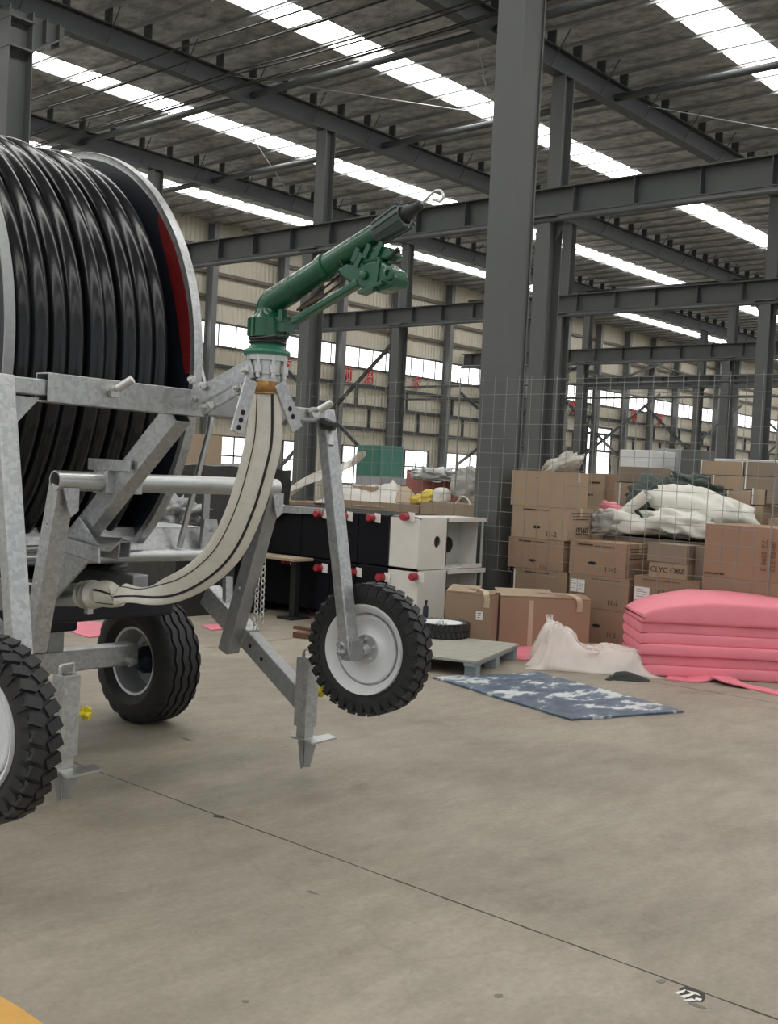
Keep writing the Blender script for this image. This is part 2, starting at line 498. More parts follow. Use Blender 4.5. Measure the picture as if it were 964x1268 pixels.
# diagonal roof rods
for a, b in (((14.5, 11.36), (24, 17.36)), ((24, 11.36), (14.5, 17.36)), ((20, 5.36), (29.5, 11.36)), ((31, 5.36), (20.5, 11.36)), ((14, 17.4), (22, 23.3)), ((30, 11.4), (38, 17.3))):
    mb = MB(); mb.tube([(a[0], a[1], ZRT-.05), (b[0], b[1], ZRT-.05)], .010, 6); struct(mb.build('roof_beam', purlinm, smooth=60))

# crane girders with stiffeners, pipe rail underneath
def girder(x, k):
    mb = MB(); h = .50
    ibeam(mb, (x, -10, ZB-h/2), (x, YG-.1, ZB-h/2), h, .30, .022, .014)
    y = -9.6
    while y < YG:
        for sx in (-1, 1): mb.box((x+sx*.075, y, ZB-h/2), (.14, .012, h-.05))
        y += 1.2
    mb.box((x-.12, (YG-10)/2, ZB-h-.045), (.06, YG+9.8, .06))
    mb.tube([(x-.19, -10, ZB-h-.10), (x-.19, YG-.1, ZB-h-.10)], .045, 10)
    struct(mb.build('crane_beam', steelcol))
for k, x in enumerate(ROWS[:4]): girder(x, k)

def column(x, y, w=.30, h=.42, top=ZRB, upper=True, m=None, face='x'):
    """H column: flanges across X; bracket for the crane girder; lighter upper post"""
    mb = MB(); zt = ZB-.5 if upper else top
    ax = (0, 1, 0) if face == 'y' else (1, 0, 0)
    ibeam(mb, (x, y, 0), (x, y, zt), h, w, .02, .014, ax)
    mb.box((x, y, .012), (.5, .5, .024))
    if upper:
        mb.box((x, y, zt-.02), (h+.12, w+.22, .04))
        for s in (-1, 1):
            mb.prism([(x-.01, y+s*w/2, zt-.04), (x-.01, y+s*(w/2+.18), zt-.04), (x-.01, y+s*(w/2+.06), zt-.34), (x-.01, y+s*w/2, zt-.42)], (.02, 0, 0))
        ibeam(mb, (x+.2, y, zt), (x+.2, y, top), .30, .28, .016, .012, ax)
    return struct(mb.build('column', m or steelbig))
for r, x in enumerate(ROWS):
    for y in YF[1:]:
        if r == 0 and y < 6: continue
        column(x, y)
# near column row (carries no girder)
def big_column():
    mb = MB(); c = at(612, 690, Z_, 0.66); x0, y0 = 10.0, 7.12
    # tapered: deeper at the head
    rings = lambda z, d: [(x0-.22, y0+d/2, z), (x0-.22, y0-d/2, z), (x0+.24, y0-d/2, z), (x0+.24, y0+d/2, z)]
    d0, d1 = .30, .375
    for s in (-1, 1):        # flanges facing -X / +X
        xs = x0+s*.18
        mb.quadring([[(xs-.012, y0-d/2, z), (xs+.012, y0-d/2, z), (xs+.012, y0+d/2, z), (xs-.012, y0+d/2, z)] for z, d in ((0, d0), (ZROOF-.3, d1))])
    for s in (-1, 1):        # side plates closing the box
        mb.quadring([[(x0-.17, y0+s*(d/2-.02), z), (x0+.17, y0+s*(d/2-.02), z), (x0+.17, y0+s*(d/2-.035), z), (x0-.17, y0+s*(d/2-.035), z)] for z, d in ((0, d0), (ZROOF-.3, d1))])
    mb.box((x0, y0, .015), (.62, .62, .03))
    return struct(mb.build('column', steelbig))
big_column()
mb = MB()
ibeam(mb, (9.86, 17.2, 0), (9.86, 17.2, ZRB), .44, .36, .022, .016, (1, 0, 0))
mb.box((9.86, 17.2, 8.28), (.46, .4, .03)); mb.box((9.86, 17.2, 8.75), (.46, .4, .03))
mb.prism([(10.08, 17.19, ZRB), (10.75, 17.19, ZRB), (10.75, 17.19, ZRB-.16), (10.08, 17.19, 8.28)], (0, .03, 0))
mb.bar((10.08, 17.2, 8.29), (10.75, 17.2, ZRB-.17), .3, .025)
for x in (10.35, 10.6): mb.box((x, 17.2, ZRB-.2), (.02, .26, .38))
struct(mb.build('column', steelbig))

# ---- end wall
WZ = [(0, 1.15), (2.62, 5.62), (6.38, ZROOF)]
mb = MB()
for a, b in WZ: mb.box(((XA+XB)/2, YG+.05, (a+b)/2), (XB-XA, .08, b-a))
# piers between the lower windows
LOW = []
x = 22.5
while x < 88:
    LOW.append((x, x+1.9)); x += 3.05
LOW = [(24.6, 26.6), (27.9, 29.4), (31.0, 33.9), (34.4+.3, 36.2), (37.4, 40.0), (41.6, 43.2), (44.6, 46.4), (47.7, 51.2), (52.6, 54.0), (56.2, 59.4), (61, 63), (65, 67.5), (70, 72)]
px = XA
for a, b in LOW+[(XB, XB)]:
    mb.box(((px+a)/2, YG+.05, 1.885), (a-px, .08, 1.47)); px = b
struct(mb.build('wall_end', wallm))
mb = MB(); mb.box(((XA+XB)/2, YG+.05, 6.0), (XB-XA, .03, .76)); struct(mb.build('window_8', frostm))
mb = MB()
x = 20.0
while x < XB:
    mb.box((x, YG-.0, 6.0), (.035, .03, .76)); x += .78
for z in (5.61, 6.39): mb.box(((XA+XB)/2, YG-.01, z), (XB-XA, .05, .07))
struct(mb.build('trim_4', steelcol))
for i, (a, b) in enumerate(LOW):
    root = struct(empty('window_%d' % (9+i), ((a+b)/2, YG+.02, 1.15)))
    mb = MB(); mb.box(((a+b)/2, YG+.05, 1.885), (b-a, .02, 1.47)); mb.build('pane', frostm, root)
    mb = MB()
    for xx in (a, b): mb.box((xx, YG+.01, 1.885), (.07, .06, 1.47))
    n = max(2, int((b-a)/.7))
    for k in range(1, n): mb.box((a+(b-a)*k/n, YG+.02, 1.885), (.04, .04, 1.47))
    for z in (1.16, 1.95, 2.61): mb.box(((a+b)/2, YG+.01, z), (b-a, .05, .05))
    mb.build('window_frame', steelcol, root)
# open loading door (bright daylight)
mb = MB()
da = at(727, 560, Y_, YG-.1).x; db = at(757, 560, Y_, YG-.1).x
mb.box(((da+db)/2, YG-.02, 2.225), (db-da, .03, 4.45)); struct(mb.build('door_1', frostm))
mb = MB()
for xx in (da, db): mb.box((xx, YG-.03, 2.225), (.12, .08, 4.45))
mb.box(((da+db)/2, YG-.03, 4.48), (db-da+.12, .08, .1)); struct(mb.build('trim_5', steelcol))
# girts
for z in (3.3, 4.15, 4.95, 7.2, 8.0, 8.8):
    mb = MB(); mb.box(((XA+XB)/2, YG-.06, z), (XB-XA, .10, .12)); struct(mb.build('girt_beam', girtm if z > 6.5 else steelcol))
for x in (24.05, 27.25, 30.33, 33.4, 36.8, 39.8, 42.8, 45.9, 48.9, 51.8, 54.6, 57.4, 60.3, 62.6, 65.3, 69.4, 73, 77, 81):
    mb = MB(); ibeam(mb, (x, YG-.3, 0), (x, YG-.3, ZROOF-.1), .34, .22, .016, .012, (0, 1, 0)); struct(mb.build('column', wallcol))
# short vertical stubs between girts
mb = MB()
x = 25.6
while x < 85:
    mb.box((x, YG-.05, 4.55), (.09, .08, .7)); mb.box((x+.8, YG-.05, 3.72), (.09, .08, .75)); x += 3.0
struct(mb.build('trim_6', steelcol))

# red slogan on the end wall
mx = Matrix.Rotation(PI/2, 4, 'X')
CH = [(353, '发'), (386, '展'), (430, '前'), (457, '沿'), (497, '技'), (516, '术'), (655, '科'), (698, '创'), (712, '新'), (775, '引'), (786, '领'), (806, '未'), (818, '来')]
ya = [(353, 457.5), (430, 467.6), (515, 478.5), (655, 499.3), (704, 504), (775, 514), (818, 520)]
for px, ch in CH:
    for (x0, y0), (x1, y1) in zip(ya[:-1], ya[1:]):
        if x0 <= px <= x1: py = y0+(y1-y0)*(px-x0)/(x1-x0)
    P = at(px, py, Y_, YG-.12); P.z = 5.27
    o = text_mesh(ch, .62 if px < 600 else .7, charm, Matrix.Translation(P) @ mx, 'sign_letter', depth=.02)
    tag(o, {'发': 'red sign character under the end wall clerestory, first of the row beside the green gun',
            '展': 'second red sign character right of the green gun base', '前': 'red sign character third from the gun, before the pair with 沿',
            '沿': 'red sign character 沿 on the cream end wall', '技': 'red sign character 技 on the cream end wall', '术': 'red sign character 术 on the cream end wall',
            '科': 'red sign character 科 seen beside the big grey column', '创': 'red sign character 创 on the end wall past the big column', '新': 'red sign character 新 on the end wall past the big column',
            '引': 'red sign character 引 farther along the end wall', '领': 'red sign character 领 farther along the end wall',
            '未': 'red sign character 未 farthest along the end wall', '来': 'last red sign character 来 of the end wall slogan'}[ch], 'sign letter', 'red slogan characters on the end wall')

# angle bracing near the end wall
def brace(a, b, w=.09):
    mb = MB(); a, b = Vector(a), Vector(b)
    mb.bar(a, b, w, .012, (0, 0, 1)); mb.bar(a+Vector((0, 0, .04)), b+Vector((0, 0, .04)), .012, w, (0, 0, 1))
    mb.bar(a+Vector((.0, .0, .12)), b+Vector((.0, .0, .12)), w*.6, .012, (0, 0, 1))
    struct(mb.build('brace_beam', steelcol))
def brp(p, q, ax, v): brace(at(*p, ax, v), at(*q, ax, v))
x2, x3 = ROWS[1], ROWS[2]
brp((484, 430), (327, 602), X_, x2); brp((327, 430), (480, 592), X_, x2)
brp((549, 469), (705, 606), X_, x3); brp((552, 588), (705, 470), X_, x3)
for p, q in (((691, 488), (790, 592)), ((818, 489), (700, 584)), ((798, 503), (880, 585)), ((919, 503), (835, 572)), ((948, 520), (1010, 580)), ((1010, 510), (940, 572))):
    brp(p, q, Y_, YG-.55)
for p, q in (((620, 395), (700, 362)), ((690, 470), (730, 448)), ((700, 455), (770, 475)), ((770, 470), (850, 440)), ((800, 450), (870, 470))):
    brp(p, q, Y_, YG-.5)
for py in (474, 492):
    P = at(800, py, X_, 33.0); mb = MB(); mb.tube([(33.0, 3, P.z), (33.0, YG-.4, P.z)], .04, 8); struct(mb.build('rail_beam', steelcol))

# ================================================================== LIGHT / WORLD
w = bpy.data.worlds.new('overcast'); sc.world = w; w.use_nodes = True
bg = w.node_tree.nodes['Background']; bg.inputs['Color'].default_value = (.93, .97, 1, 1); bg.inputs['Strength'].default_value = .72

sc.view_settings.view_transform = 'Standard'; sc.view_settings.look = 'None'
sc.view_settings.exposure = -0.10; sc.view_settings.gamma = 1.0; sc.view_settings.use_curve_mapping = False



# ================================================================== IRRIGATION MACHINE
def V(*a): return Vector(a)
def sub(a, b, t): return Vector(a)+(Vector(b)-Vector(a))*t

# ---- wheels (axis along X, hub at the origin, outer face towards -X)
def cart_wheel(parent, hub, side=-1, R=.325, W=.125):
    """narrow lugged tyre on a white dished rim; the dish and bolts face both ways"""
    ri = .212
    mb = MB()
    prof = [(-W*.30, ri), (-W*.44, ri+.02), (-W*.5, ri+.06), (-W*.47, R-.035), (-W*.36, R-.014), (0, R-.008), (W*.36, R-.014), (W*.47, R-.035), (W*.5, ri+.06), (W*.44, ri+.02), (W*.30, ri)]
    mb.lathe(prof, hub, 0, 64)
    n = 34
    for k in range(n):        # shoulder lugs, alternating
        for s in (-1, 1):
            a = 2*PI*(k+(.5 if s > 0 else 0))/n
            rot = Matrix.Rotation(a, 3, 'X')
            for (px, pr, sx, sy, sz, tw) in ((W*.27, R-.009, W*.47, .040, .018, .40), (W*.478, R-.038, .012, .034, .050, 0)):
                c = rot @ V(s*px, 0, pr)
                mb.box(V(*hub)+c, (sx, sy, sz), rot @ Matrix.Rotation(s*tw, 3, 'Z'))
    mb.build('tyre', rubber, parent, smooth=35)
    mb = MB(); mb.lathe([(-.058, ri-.004), (-.064, ri+.008), (-.050, ri+.012), (-.045, ri-.012), (.045, ri-.012), (.050, ri+.012), (.064, ri+.008), (.058, ri-.004),
                         (.040, ri-.022), (.034, ri-.030), (-.020, ri-.034), (-.028, ri-.05), (-.004, ri-.09), (-.012, .085), (-.030, .075), (-.030, .03)], hub, 0, 56)
    mb.lathe([(-.058, ri-.004), (-.040, ri-.018), (-.030, ri-.026), (-.020, ri-.034)], hub, 0, 56)
    rim = mb.build('rim', rimwhite, parent, smooth=50)
    mb = MB(); mb.lathe([(-.036, .0), (-.036, .070), (-.028, .074), (.02, .074), (.03, .05), (.03, 0)], hub, 0, 32)
    mb.lathe([(-.075, 0), (-.075, .020), (-.068, .026), (-.036, .028)], hub, 0, 24)
    hb = mb.build('hub', rimgrey, parent, smooth=40)
    mb = MB()
    for k in range(5):
        a = 2*PI*k/5+.3
        mb.bolt(V(*hub)+V(-.036, .052*math.cos(a), .052*math.sin(a)), (-1, 0, 0), .010, .010)
    mb.build('bolt', zincm, hb)

def road_wheel(parent, hub, R=.382, W=.29):
    ri = .20
    grooves = (-.082, -.028, .028, .082)
    base = [(-.10, ri), (-.118, ri+.015), (-W/2, R-.12), (-W/2+.003, R-.06), (-W/2+.022, R-.018)]
    tread = []
    xs = -W/2+.034
    tread.append((xs, R-.004))
    for g in grooves: tread += [(g-.010, R), (g-.006, R-.014), (g+.006, R-.014), (g+.010, R)]
    tread.append((-xs, R-.004))
    prof = base+tread+[(-x, r) for x, r in reversed(base)]
    n = 160; mb = MB(); rings = []
    for k in range(n):
        a = 2*PI*k/n; z = abs(((k/4.0) % 2)-1)-.5      # zigzag ribs
        ring = []
        for j, (x, r) in enumerate(prof):
            on = len(base) < j < len(base)+len(tread)-1
            xx = x+(.016*z if on else 0)
            rr = r-(.010 if (j in (len(base)-1, len(base), len(base)+len(tread)-1, len(base)+len(tread)) and (k % 8) < 3) else 0)
            ring.append(V(hub[0]+xx, hub[1]+rr*math.cos(a), hub[2]+rr*math.sin(a)))
        rings.append(ring)
    R_ = [[mb.bm.verts.new(p) for p in r] for r in rings]
    for i in range(n):
        a, b = R_[i], R_[(i+1) % n]
        for j in range(len(prof)-1): mb.bm.faces.new((a[j], a[j+1], b[j+1], b[j]))
    mb.build('tyre', rubber, parent, smooth=28)
    mb = MB(); mb.lathe([(-.100, ri+.016), (-.112, ri+.012), (-.108, ri-.006), (-.085, ri-.014), (-.02, ri-.03), (.03, ri-.035), (.035, .13), (.02, .09), (.02, .02), (.05, .02), (.06, .15), (.09, ri-.01), (.112, ri+.012), (.10, ri+.016)], hub, 0, 56)
    rim = mb.build('rim', rimgrey, parent, smooth=45)
    mb = MB(); mb.lathe([(.02, .085), (-.03, .083), (-.045, .07), (-.09, .055), (-.10, .03), (-.10, 0)], hub, 0, 32)
    hb = mb.build('hub', hubm, parent, smooth=40)
    mb = MB()
    for k in range(6):
        a = 2*PI*k/6; mb.bolt(V(*hub)+V(.012, .11*math.cos(a), .11*math.sin(a)), (-1, 0, 0), .012, .012)
    mb.build('bolt', zincm, rim)

# =================== gun cart
XC = 3.10
cart = empty('gun_cart', (XC, 3.6, .4), 'galvanised sprinkler gun cart on raised lugged wheels carrying the green gun', 'gun cart')
YB = 3.85
bl = at(3, 486, Y_, YB); br = at(401, 508, Y_, YB); ZBm = 1.865
XL, XR = 2.20, 3.93
mb = MB(); mb.bar((XL-.02, YB, ZBm), (XR+.02, YB, ZBm), .062, .062); mb.build('track_bar', galv, cart, bevel=.005)
mb = MB()
mb.bar((2.37, YB, ZBm+.002), (3.14, YB, ZBm-.002), .088, .112, open_end=True)
mb.build('sleeve', galv, cart, bevel=.006)
mb = MB(); mb.bar((3.16, YB, ZBm), (3.62, YB, ZBm), .088, .10); mb.build('sleeve', galv_dull, cart, bevel=.006)
# clamp bolts with T handles
for x, dx in ((2.66, -.02), (3.80, .02)):
    mb = MB(); mb.tube([(x, YB-.04, ZBm+.01), (x+.01, YB-.12, ZBm+.045)], .012, 10); mb.tube([(x-.012, YB-.10, ZBm+.02), (x+.02, YB-.15, ZBm+.06)], .017, 10)
    mb.lathe_dir((x, YB-.045, ZBm+.01), (0, -1, .1), [(0, .028), (.02, .028)], 6)
    mb.build('clamp_bolt', zincm, cart, smooth=40)
mb = MB(); mb.tube([(3.875, YB-.035, ZBm-.035), (3.90, YB-.10, ZBm-.05)], [.03, .022], 8); mb.build('clamp_knob', darkm, cart, smooth=40)
mb = MB(); mb.pipe((3.93, YB-.045, ZBm-.04), (3.915, YB-.06, ZBm-.14), .018, .013, 12); mb.build('pin', zincm, cart, smooth=40)
# legs down to the wheels
hubR, hubL = V(4.11, 3.645, .735), V(1.993, 3.52, .655)
topR, topL = V(XR+.0, YB, ZBm+.03), V(XL, YB, ZBm+.03)
botR = at(434, 812, X_, hubR.x-.135); botL = hubL+V(.15, .0, -.05)
for t_, b_ in ((topR, botR), (topL, V(2.16, 3.55, .72))):
    mb = MB(); mb.bar(t_, b_, .062, .078, (1, 0, 0)); mb.build('leg', galv, cart, bevel=.006)
for h_, s in ((hubR, -1), (hubL, 1)):
    w_ = empty('wheel', h_); w_.parent = cart; w_.location = h_-cart.location
    cart_wheel(w_, h_)
    w_.rotation_euler.z = .16
    mb = MB(); mb.tube([h_+V(s*.16, 0, 0), h_+V(-s*.02, 0, 0)], .021, 16)
    mb.tube([h_+V(s*.16, .03, .03), h_+V(s*.19, .03, .03)], .018, 6)
    mb.build('axle', zincm, cart, smooth=40)
mb = MB(); mb.box(botR+V(.01, 0, .03), (.09, .07, .10)); mb.lathe_dir(botR+V(-.045, .005, .02), (-1, 0, 0), [(0, .020), (.018, .020), (.018, .012), (.04, .012)], 6); mb.build('axle_plate', galv_dull, cart, bevel=.004)
# stub brackets hanging under the bar on the near leg
mb = MB(); mb.prism([(XL+.04, YB-.01, ZBm-.04), (XL+.16, YB-.01, ZBm-.04), (XL+.04, YB-.01, ZBm-.17)], (0, .012, 0)); mb.build('gusset', galv, cart)

# riser and its linkage, plane X = XC
gb = at(331, 437, X_, XC)            # gun flange centre
YR = gb.y
def pc(x, y, dx=0): return at(x, y, X_, XC+dx)
mb = MB(); mb.lathe([(1.90, .058), (1.99, .058), (1.99, .064), (gb.z-.09, .064), (gb.z-.09, .070), (gb.z-.035, .070), (gb.z-.035, .084), (gb.z-.01, .084), (gb.z-.01, .03)], (XC, YR, 0), 2, 32)
mb.build('riser_pipe', tubem, cart, smooth=40)
mb = MB(); mb.lathe([(1.895, .054), (1.905, .060), (1.945, .060), (1.955, .054)], (XC, YR, 0), 2, 32); mb.build('brass_ring', brassm, cart, smooth=40)
mb = MB()
for k in range(8):
    a = 2*PI*(k+.5)/8
    mb.lathe_dir((XC+.078*math.cos(a), YR+.078*math.sin(a), gb.z-.105), (0, 0, 1), [(0, .009), (.02, .009), (.02, .016), (.05, .016), (.05, .009), (.1, .009)], 8)
mb.build('flange_bolt', zincm, cart)
# arm plates from bar to riser
for dx in (-.075, .075):
    for (a, b, wd) in (((238, 497), (313, 455), .085), ((250, 507), (300, 478), .055)):
        mb = MB(); mb.bar(pc(*a, dx), pc(*b, dx), .010, wd, (0, 0, 1)); o = mb.build('link_plate', galv, cart, bevel=.004)
        mb = MB()
        A, B = pc(*a, dx), pc(*b, dx)
        for t in (.08, .9): mb.bolt(sub(A, B, t)+V(-.006, 0, 0), (-1, 0, 0), .016, .012)
        mb.build('bolt', zincm, o)
mb = MB()
for p_ in ((240, 470), (252, 478), (262, 502)): mb.tube([pc(*p_, -.10), pc(*p_, .10)], .012, 8); mb.bolt(pc(*p_, -.085), (-1, 0, 0), .019, .014)
mb.build('pivot_bolt', zincm, cart)
# perforated hanging straps, one each side of the riser, in a plane across the cart
def strap(p0, p1, y, nm, holes):
    a, b = at(*p0, Y_, y), at(*p1, Y_, y)
    d = (b-a).normalized(); n = V(0, -1, 0); s = d.cross(n)
    mb = MB(); mb.bar(a, b, .064, .010, n)
    o = mb.build(nm, galv, cart, bevel=.003)
    mb = MB()
    for t in holes: mb.lathe_dir(sub(a, b, t)+n*.0052, n, [(0, .011), (.001, .011)], 12)
    mb.build('hole', holem, o)
strap((311, 470), (293, 536), YR-.075, 'hanging_strap', (.62, .76, .90))
strap((346, 474), (368, 532), YR-.06, 'hanging_strap', (.55, .72))

# ------------------ the gun itself
gun = MB()
# casting: flange, swivel body, elbow
zf = gb.z
gun.lathe([(zf-.012, .03), (zf-.012, .092), (zf-.002, .096), (zf+.008, .092), (zf+.014, .080), (zf+.026, .070), (zf+.034, .066)], (XC, YR, 0), 2, 40)
flg = gun.build('gun_flange', greenlite, cart, smooth=35)
mb = MB()
for z in (zf+.034, zf+.048): mb.lathe([(z, .05), (z, .074), (z+.005, .077), (z+.010, .074), (z+.010, .05)], (XC, YR, 0), 2, 40)
split(mb.build('seal_ring', darkm, flg, smooth=35))
body = MB()
body.lathe([(zf+.03, .04), (zf+.03, .066), (zf+.058, .068), (zf+.060, .080), (zf+.135, .079), (zf+.146, .066), (zf+.156, .058), (zf+.175, .054)], (XC, YR, 0), 2, 40)
for k in range(10):
    a = 2*PI*k/10; body.box((XC+.079*math.cos(a), YR+.079*math.sin(a), zf+.098), (.012, .009, .07), Matrix.Rotation(a, 3, 'Z'))
body.box((XC-.0, YR-.092, zf+.108), (.06, .06, .06)); body.box((XC-.03, YR-.112, zf+.14), (.024, .024, .045))
swv = body.build('swivel_body', greenm, cart, smooth=35)
pa = pc(349, 367); pb = pc(472, 286); dB = (pb-pa).normalized()
tq = (YR-pa.y)/dB.y; c1 = pa+dB*tq
mb = MB(); el = bend([V(XC, YR, zf+.13), c1, c1+dB*.17], .085, 12)
mb.tube(el, .053, 32)
LB = (pb-c1).length
mb.lathe_dir(c1+dB*.14, dB, [(-.02, .053), (0, .054), (.015, .052), (LB*.50-.14, .047), (LB*.50-.14, .053), (LB*.50-.125, .055), (LB*.50-.105, .053), (LB*.50-.105, .046), (LB-.13, .040)], 32)
brl = mb.build('barrel', greenm, cart, smooth=40)
q0 = c1+dB*(LB-.02)
mb = MB()
mb.lathe_dir(q0, dB, [(0, .038), (.0, .042), (.012, .044), (.135, .048), (.14, .046), (.14, .034), (.08, .03)], 36)
mb.build('nozzle', nozm, cart, smooth=35)
nz = MB()
x_ = dB.cross(V(1, 0, 0)).normalized()
for k in range(12):
    a = 2*PI*k/12; rd = V(1, 0, 0)*math.cos(a)+x_*math.sin(a)
    nz.bar(q0+rd*.042+dB*.014, q0+rd*.049+dB*.146, .008, .014, rd)
nz.build('nozzle_rib', nozm, cart, bevel=.002)
mb = MB(); mb.lathe_dir(q0+dB*.07, dB, [(0, .02), (.0, .033), (.10, .026), (.115, .019), (.15, .017), (.155, .010), (.16, 0.0)], 24); mb.build('nozzle_tip', darkm, cart, smooth=35)
w0 = q0+dB*.222
mb = MB(); wl = [w0, pc(539, 236), pc(547, 236), pc(550, 244), pc(546, 250), pc(537, 247)]
mb.tube(bend(wl, .02, 5), .0055, 8); mb.build('wire_loop', zincm, cart, smooth=60)
# drive unit: lower arm, cast bracket, spoon housing
mb = MB(); mb.bar(pc(364, 399, -.02), pc(446, 350, -.02), .04, .028, (0, 0, 1)); arm_ = mb.build('drive_arm', greenm, cart, bevel=.006)
mb = MB()
for s in (0, 9): mb.tube([pc(372, 383+s, .01), pc(400, 368+s, .01)], .011, 10)
for s in (0, 7, 13): mb.tube([pc(368, 384+s, .03), pc(440, 326+s*1.6, .03)], .0045, 8)
mb.lathe_dir(pc(378, 382, .02), pc(402, 366, .02)-pc(378, 382, .02), [(0, .02)]+[(.006*k, .022 if k % 2 else .017) for k in range(1, 16)]+[(.1, .01)], 12)
mb.build('spring', springm, cart, smooth=40)
mb = MB()
hx = .034
def plate(mb, pts, dx, th): mb.prism([pc(x, y, dx) for x, y in pts], (th, 0, 0))
plate(mb, [(416, 334), (428, 326), (446, 328), (462, 322), (474, 324), (486, 333), (490, 343), (487, 353), (476, 358), (462, 361), (448, 357), (437, 352), (424, 344)], -hx, .084)
plate(mb, [(440, 322), (447, 314), (461, 308), (474, 305), (484, 306), (488, 316), (478, 321), (462, 324), (449, 328)], -.03, .06)
hs = mb.build('drive_housing', greenm, cart, bevel=.010, seg=3)
mb = MB()
c = pc(483, 339, -hx-.002); mb.lathe_dir(c, (-1, 0, 0), [(0, .026), (.010, .026), (.012, .022), (.012, .013), (.003, .012)], 20)
c2 = pc(451, 341, -hx-.002); mb.lathe_dir(c2, (-1, 0, 0), [(0, .018), (.010, .017), (.013, .011), (.013, 0)], 16)
for p_ in ((441, 316), (455, 311), (470, 308), (445, 322)): mb.box(pc(*p_, -.035), (.012, .022, .055), Matrix.Rotation(.5, 3, 'X'))
mb.box(pc(463, 357, -.03), (.05, .12, .012), Matrix.Rotation(-.25, 3, 'X')); mb.box(pc(468, 340, -hx), (.012, .012, .12), Matrix.Rotation(.1, 3, 'X'))
mb.build('housing_boss', greenm, hs, smooth=35)
mb = MB(); mb.tube([pc(484, 318, -.02), pc(494, 308, -.02)], .01, 8); mb.tube([pc(425, 330, -.03), pc(421, 322, -.03), pc(430, 316, -.02)], .008, 8); mb.build('lever_pin', darkm, hs, smooth=40)
mb = MB(); mb.tube([V(XC-.06, YR-.09, zf+.05), V(XC-.06, YR-.18, zf+.055)], .004, 6); mb.tube([V(XC-.09, YR-.0, zf+.045), V(XC-.07, YR-.13, zf+.055)], .006, 6); mb.build('stop_wire', darkm, cart)

# flat hose hanging from the riser to the reel hose end
coup = pc(112, 736)
path = [V(XC, YR, 1.93), pc(327, 540), pc(319, 580), pc(304, 630), pc(283, 675), pc(258, 704), pc(225, 725), pc(190, 735), pc(155, 737), pc(128, 735)]
def catmull(P, n=6):
    out = []
    Q = [P[0]*2-P[1]]+P+[P[-1]*2-P[-2]]
    for i in range(1, len(Q)-2):
        for k in range(n):
            t = k/n; a, b, c, d = Q[i-1:i+3]
            out.append(.5*((2*b)+(c-a)*t+(2*a-5*b+4*c-d)*t*t+(3*b-a-3*c+d)*t**3))
    out.append(P[-1]); return out
cp = catmull(path)
VW = V(.70, .71, 0)
def frame_(d, k):
    s = VW.cross(d).normalized(); s0 = s*(1 if s.dot(V(.65, -.75, .1)) > 0 else -1)
    u = s0.cross(d).normalized()
    if u.dot(VW) > 0: u = -u
    return s0, u
mb = MB(); rings = []; N_ = len(cp)
stripe = [[], []]
for i, p in enumerate(cp):
    d = (cp[min(i+1, N_-1)]-cp[max(i-1, 0)]).normalized(); t = i/(N_-1)
    th = .028+.08*max(0, 1-t*9)+.085*max(0, (t-.86)/.14)
    wd = .150-.025*max(0, (t-.88)/.12)-.025*max(0, 1-t*7)
    s, u = frame_(d, t); tw = 1.15*math.exp(-((t-.84)/.10)**2)
    s, u = s*math.cos(tw)+u*math.sin(tw), u*math.cos(tw)-s*math.sin(tw)
    wd *= 1-.22*max(0, min(1, (t-.45)/.3))*max(0, min(1, (.97-t)/.1))
    rings.append([p+s*math.cos(2*PI*k/24)*wd/2+u*math.sin(2*PI*k/24)*th/2 for k in range(24)])
    for j, q in enumerate((-.5, .45)):
        stripe[j].append((p+s*q*wd*.5+u*(th/2*math.sqrt(1-q*q)+.002), s, u))
mb.quadring(rings); hz = mb.build('flat_hose', flatm, cart, smooth=50)
for j, wd_ in ((0, .004), (1, .011)):
    mb = MB(); mb.quadring([[p-s*wd_/2, p+s*wd_/2, p+s*wd_/2-u*.003, p-s*wd_/2-u*.003] for p, s, u in stripe[j]]); mb.build('stripe', stripem, hz)
dC = (pc(75, 737)-pc(112, 736)).normalized()
mb = MB(); mb.lathe_dir(pc(124, 736), dC, [(0, .062), (.03, .064), (.05, .068), (.055, .062), (.10, .062), (.11, .066), (.13, .066)], 28); mb.build('hose_tail', flatm, hz, smooth=40)
mb = MB()
for t in (.055, .085): mb.lathe_dir(pc(124, 736)+dC*t, dC, [(0, .06), (0, .069), (.014, .069), (.014, .06)], 28)
mb.box(pc(110, 752), (.03, .03, .06)); mb.build('hose_clamp', zincm, hz, smooth=40)

# =================== reel trailer
reel = empty('hose_reel', (3.19, 5.6, 0), 'large reel trailer wound with black hose on a galvanised wheeled frame', 'hose reel')
DX0, DX1, DY, DZ, DR = 2.67, 3.70, 5.84, 2.11, 1.267
drum = empty('drum', (DX0, DY, DZ)); drum.parent = reel; drum.location = V(DX0, DY, DZ)-reel.location
def dl(prof): return MB().lathe(prof, (0, DY, DZ), 0, 128)
for x, s, nm in ((DX0, 1, 'flange'), (DX1, -1, 'flange')):
    ro = DR-.04
    mb = MB(); mb.lathe([(x, .30), (x, ro+.01), (x-s*.012, ro+.01), (x-s*.012, .30), (x, .30)], (0, DY, DZ), 0, 128)
    fo = mb.build(nm, drumdark, drum, smooth=30)
    mb = MB(); mb.lathe([(x+s*.004, ro), (x+s*.002, DR-.012), (x+s*.006, DR-.004), (x-s*.004, DR), (x-s*.045, DR), (x-s*.045, DR-.012), (x-s*.016, DR-.018), (x-s*.016, ro), (x+s*.004, ro)], (0, DY, DZ), 0, 160)
    mb.build('rim_ring', galv if s < 0 else galv_dull, drum, smooth=40)
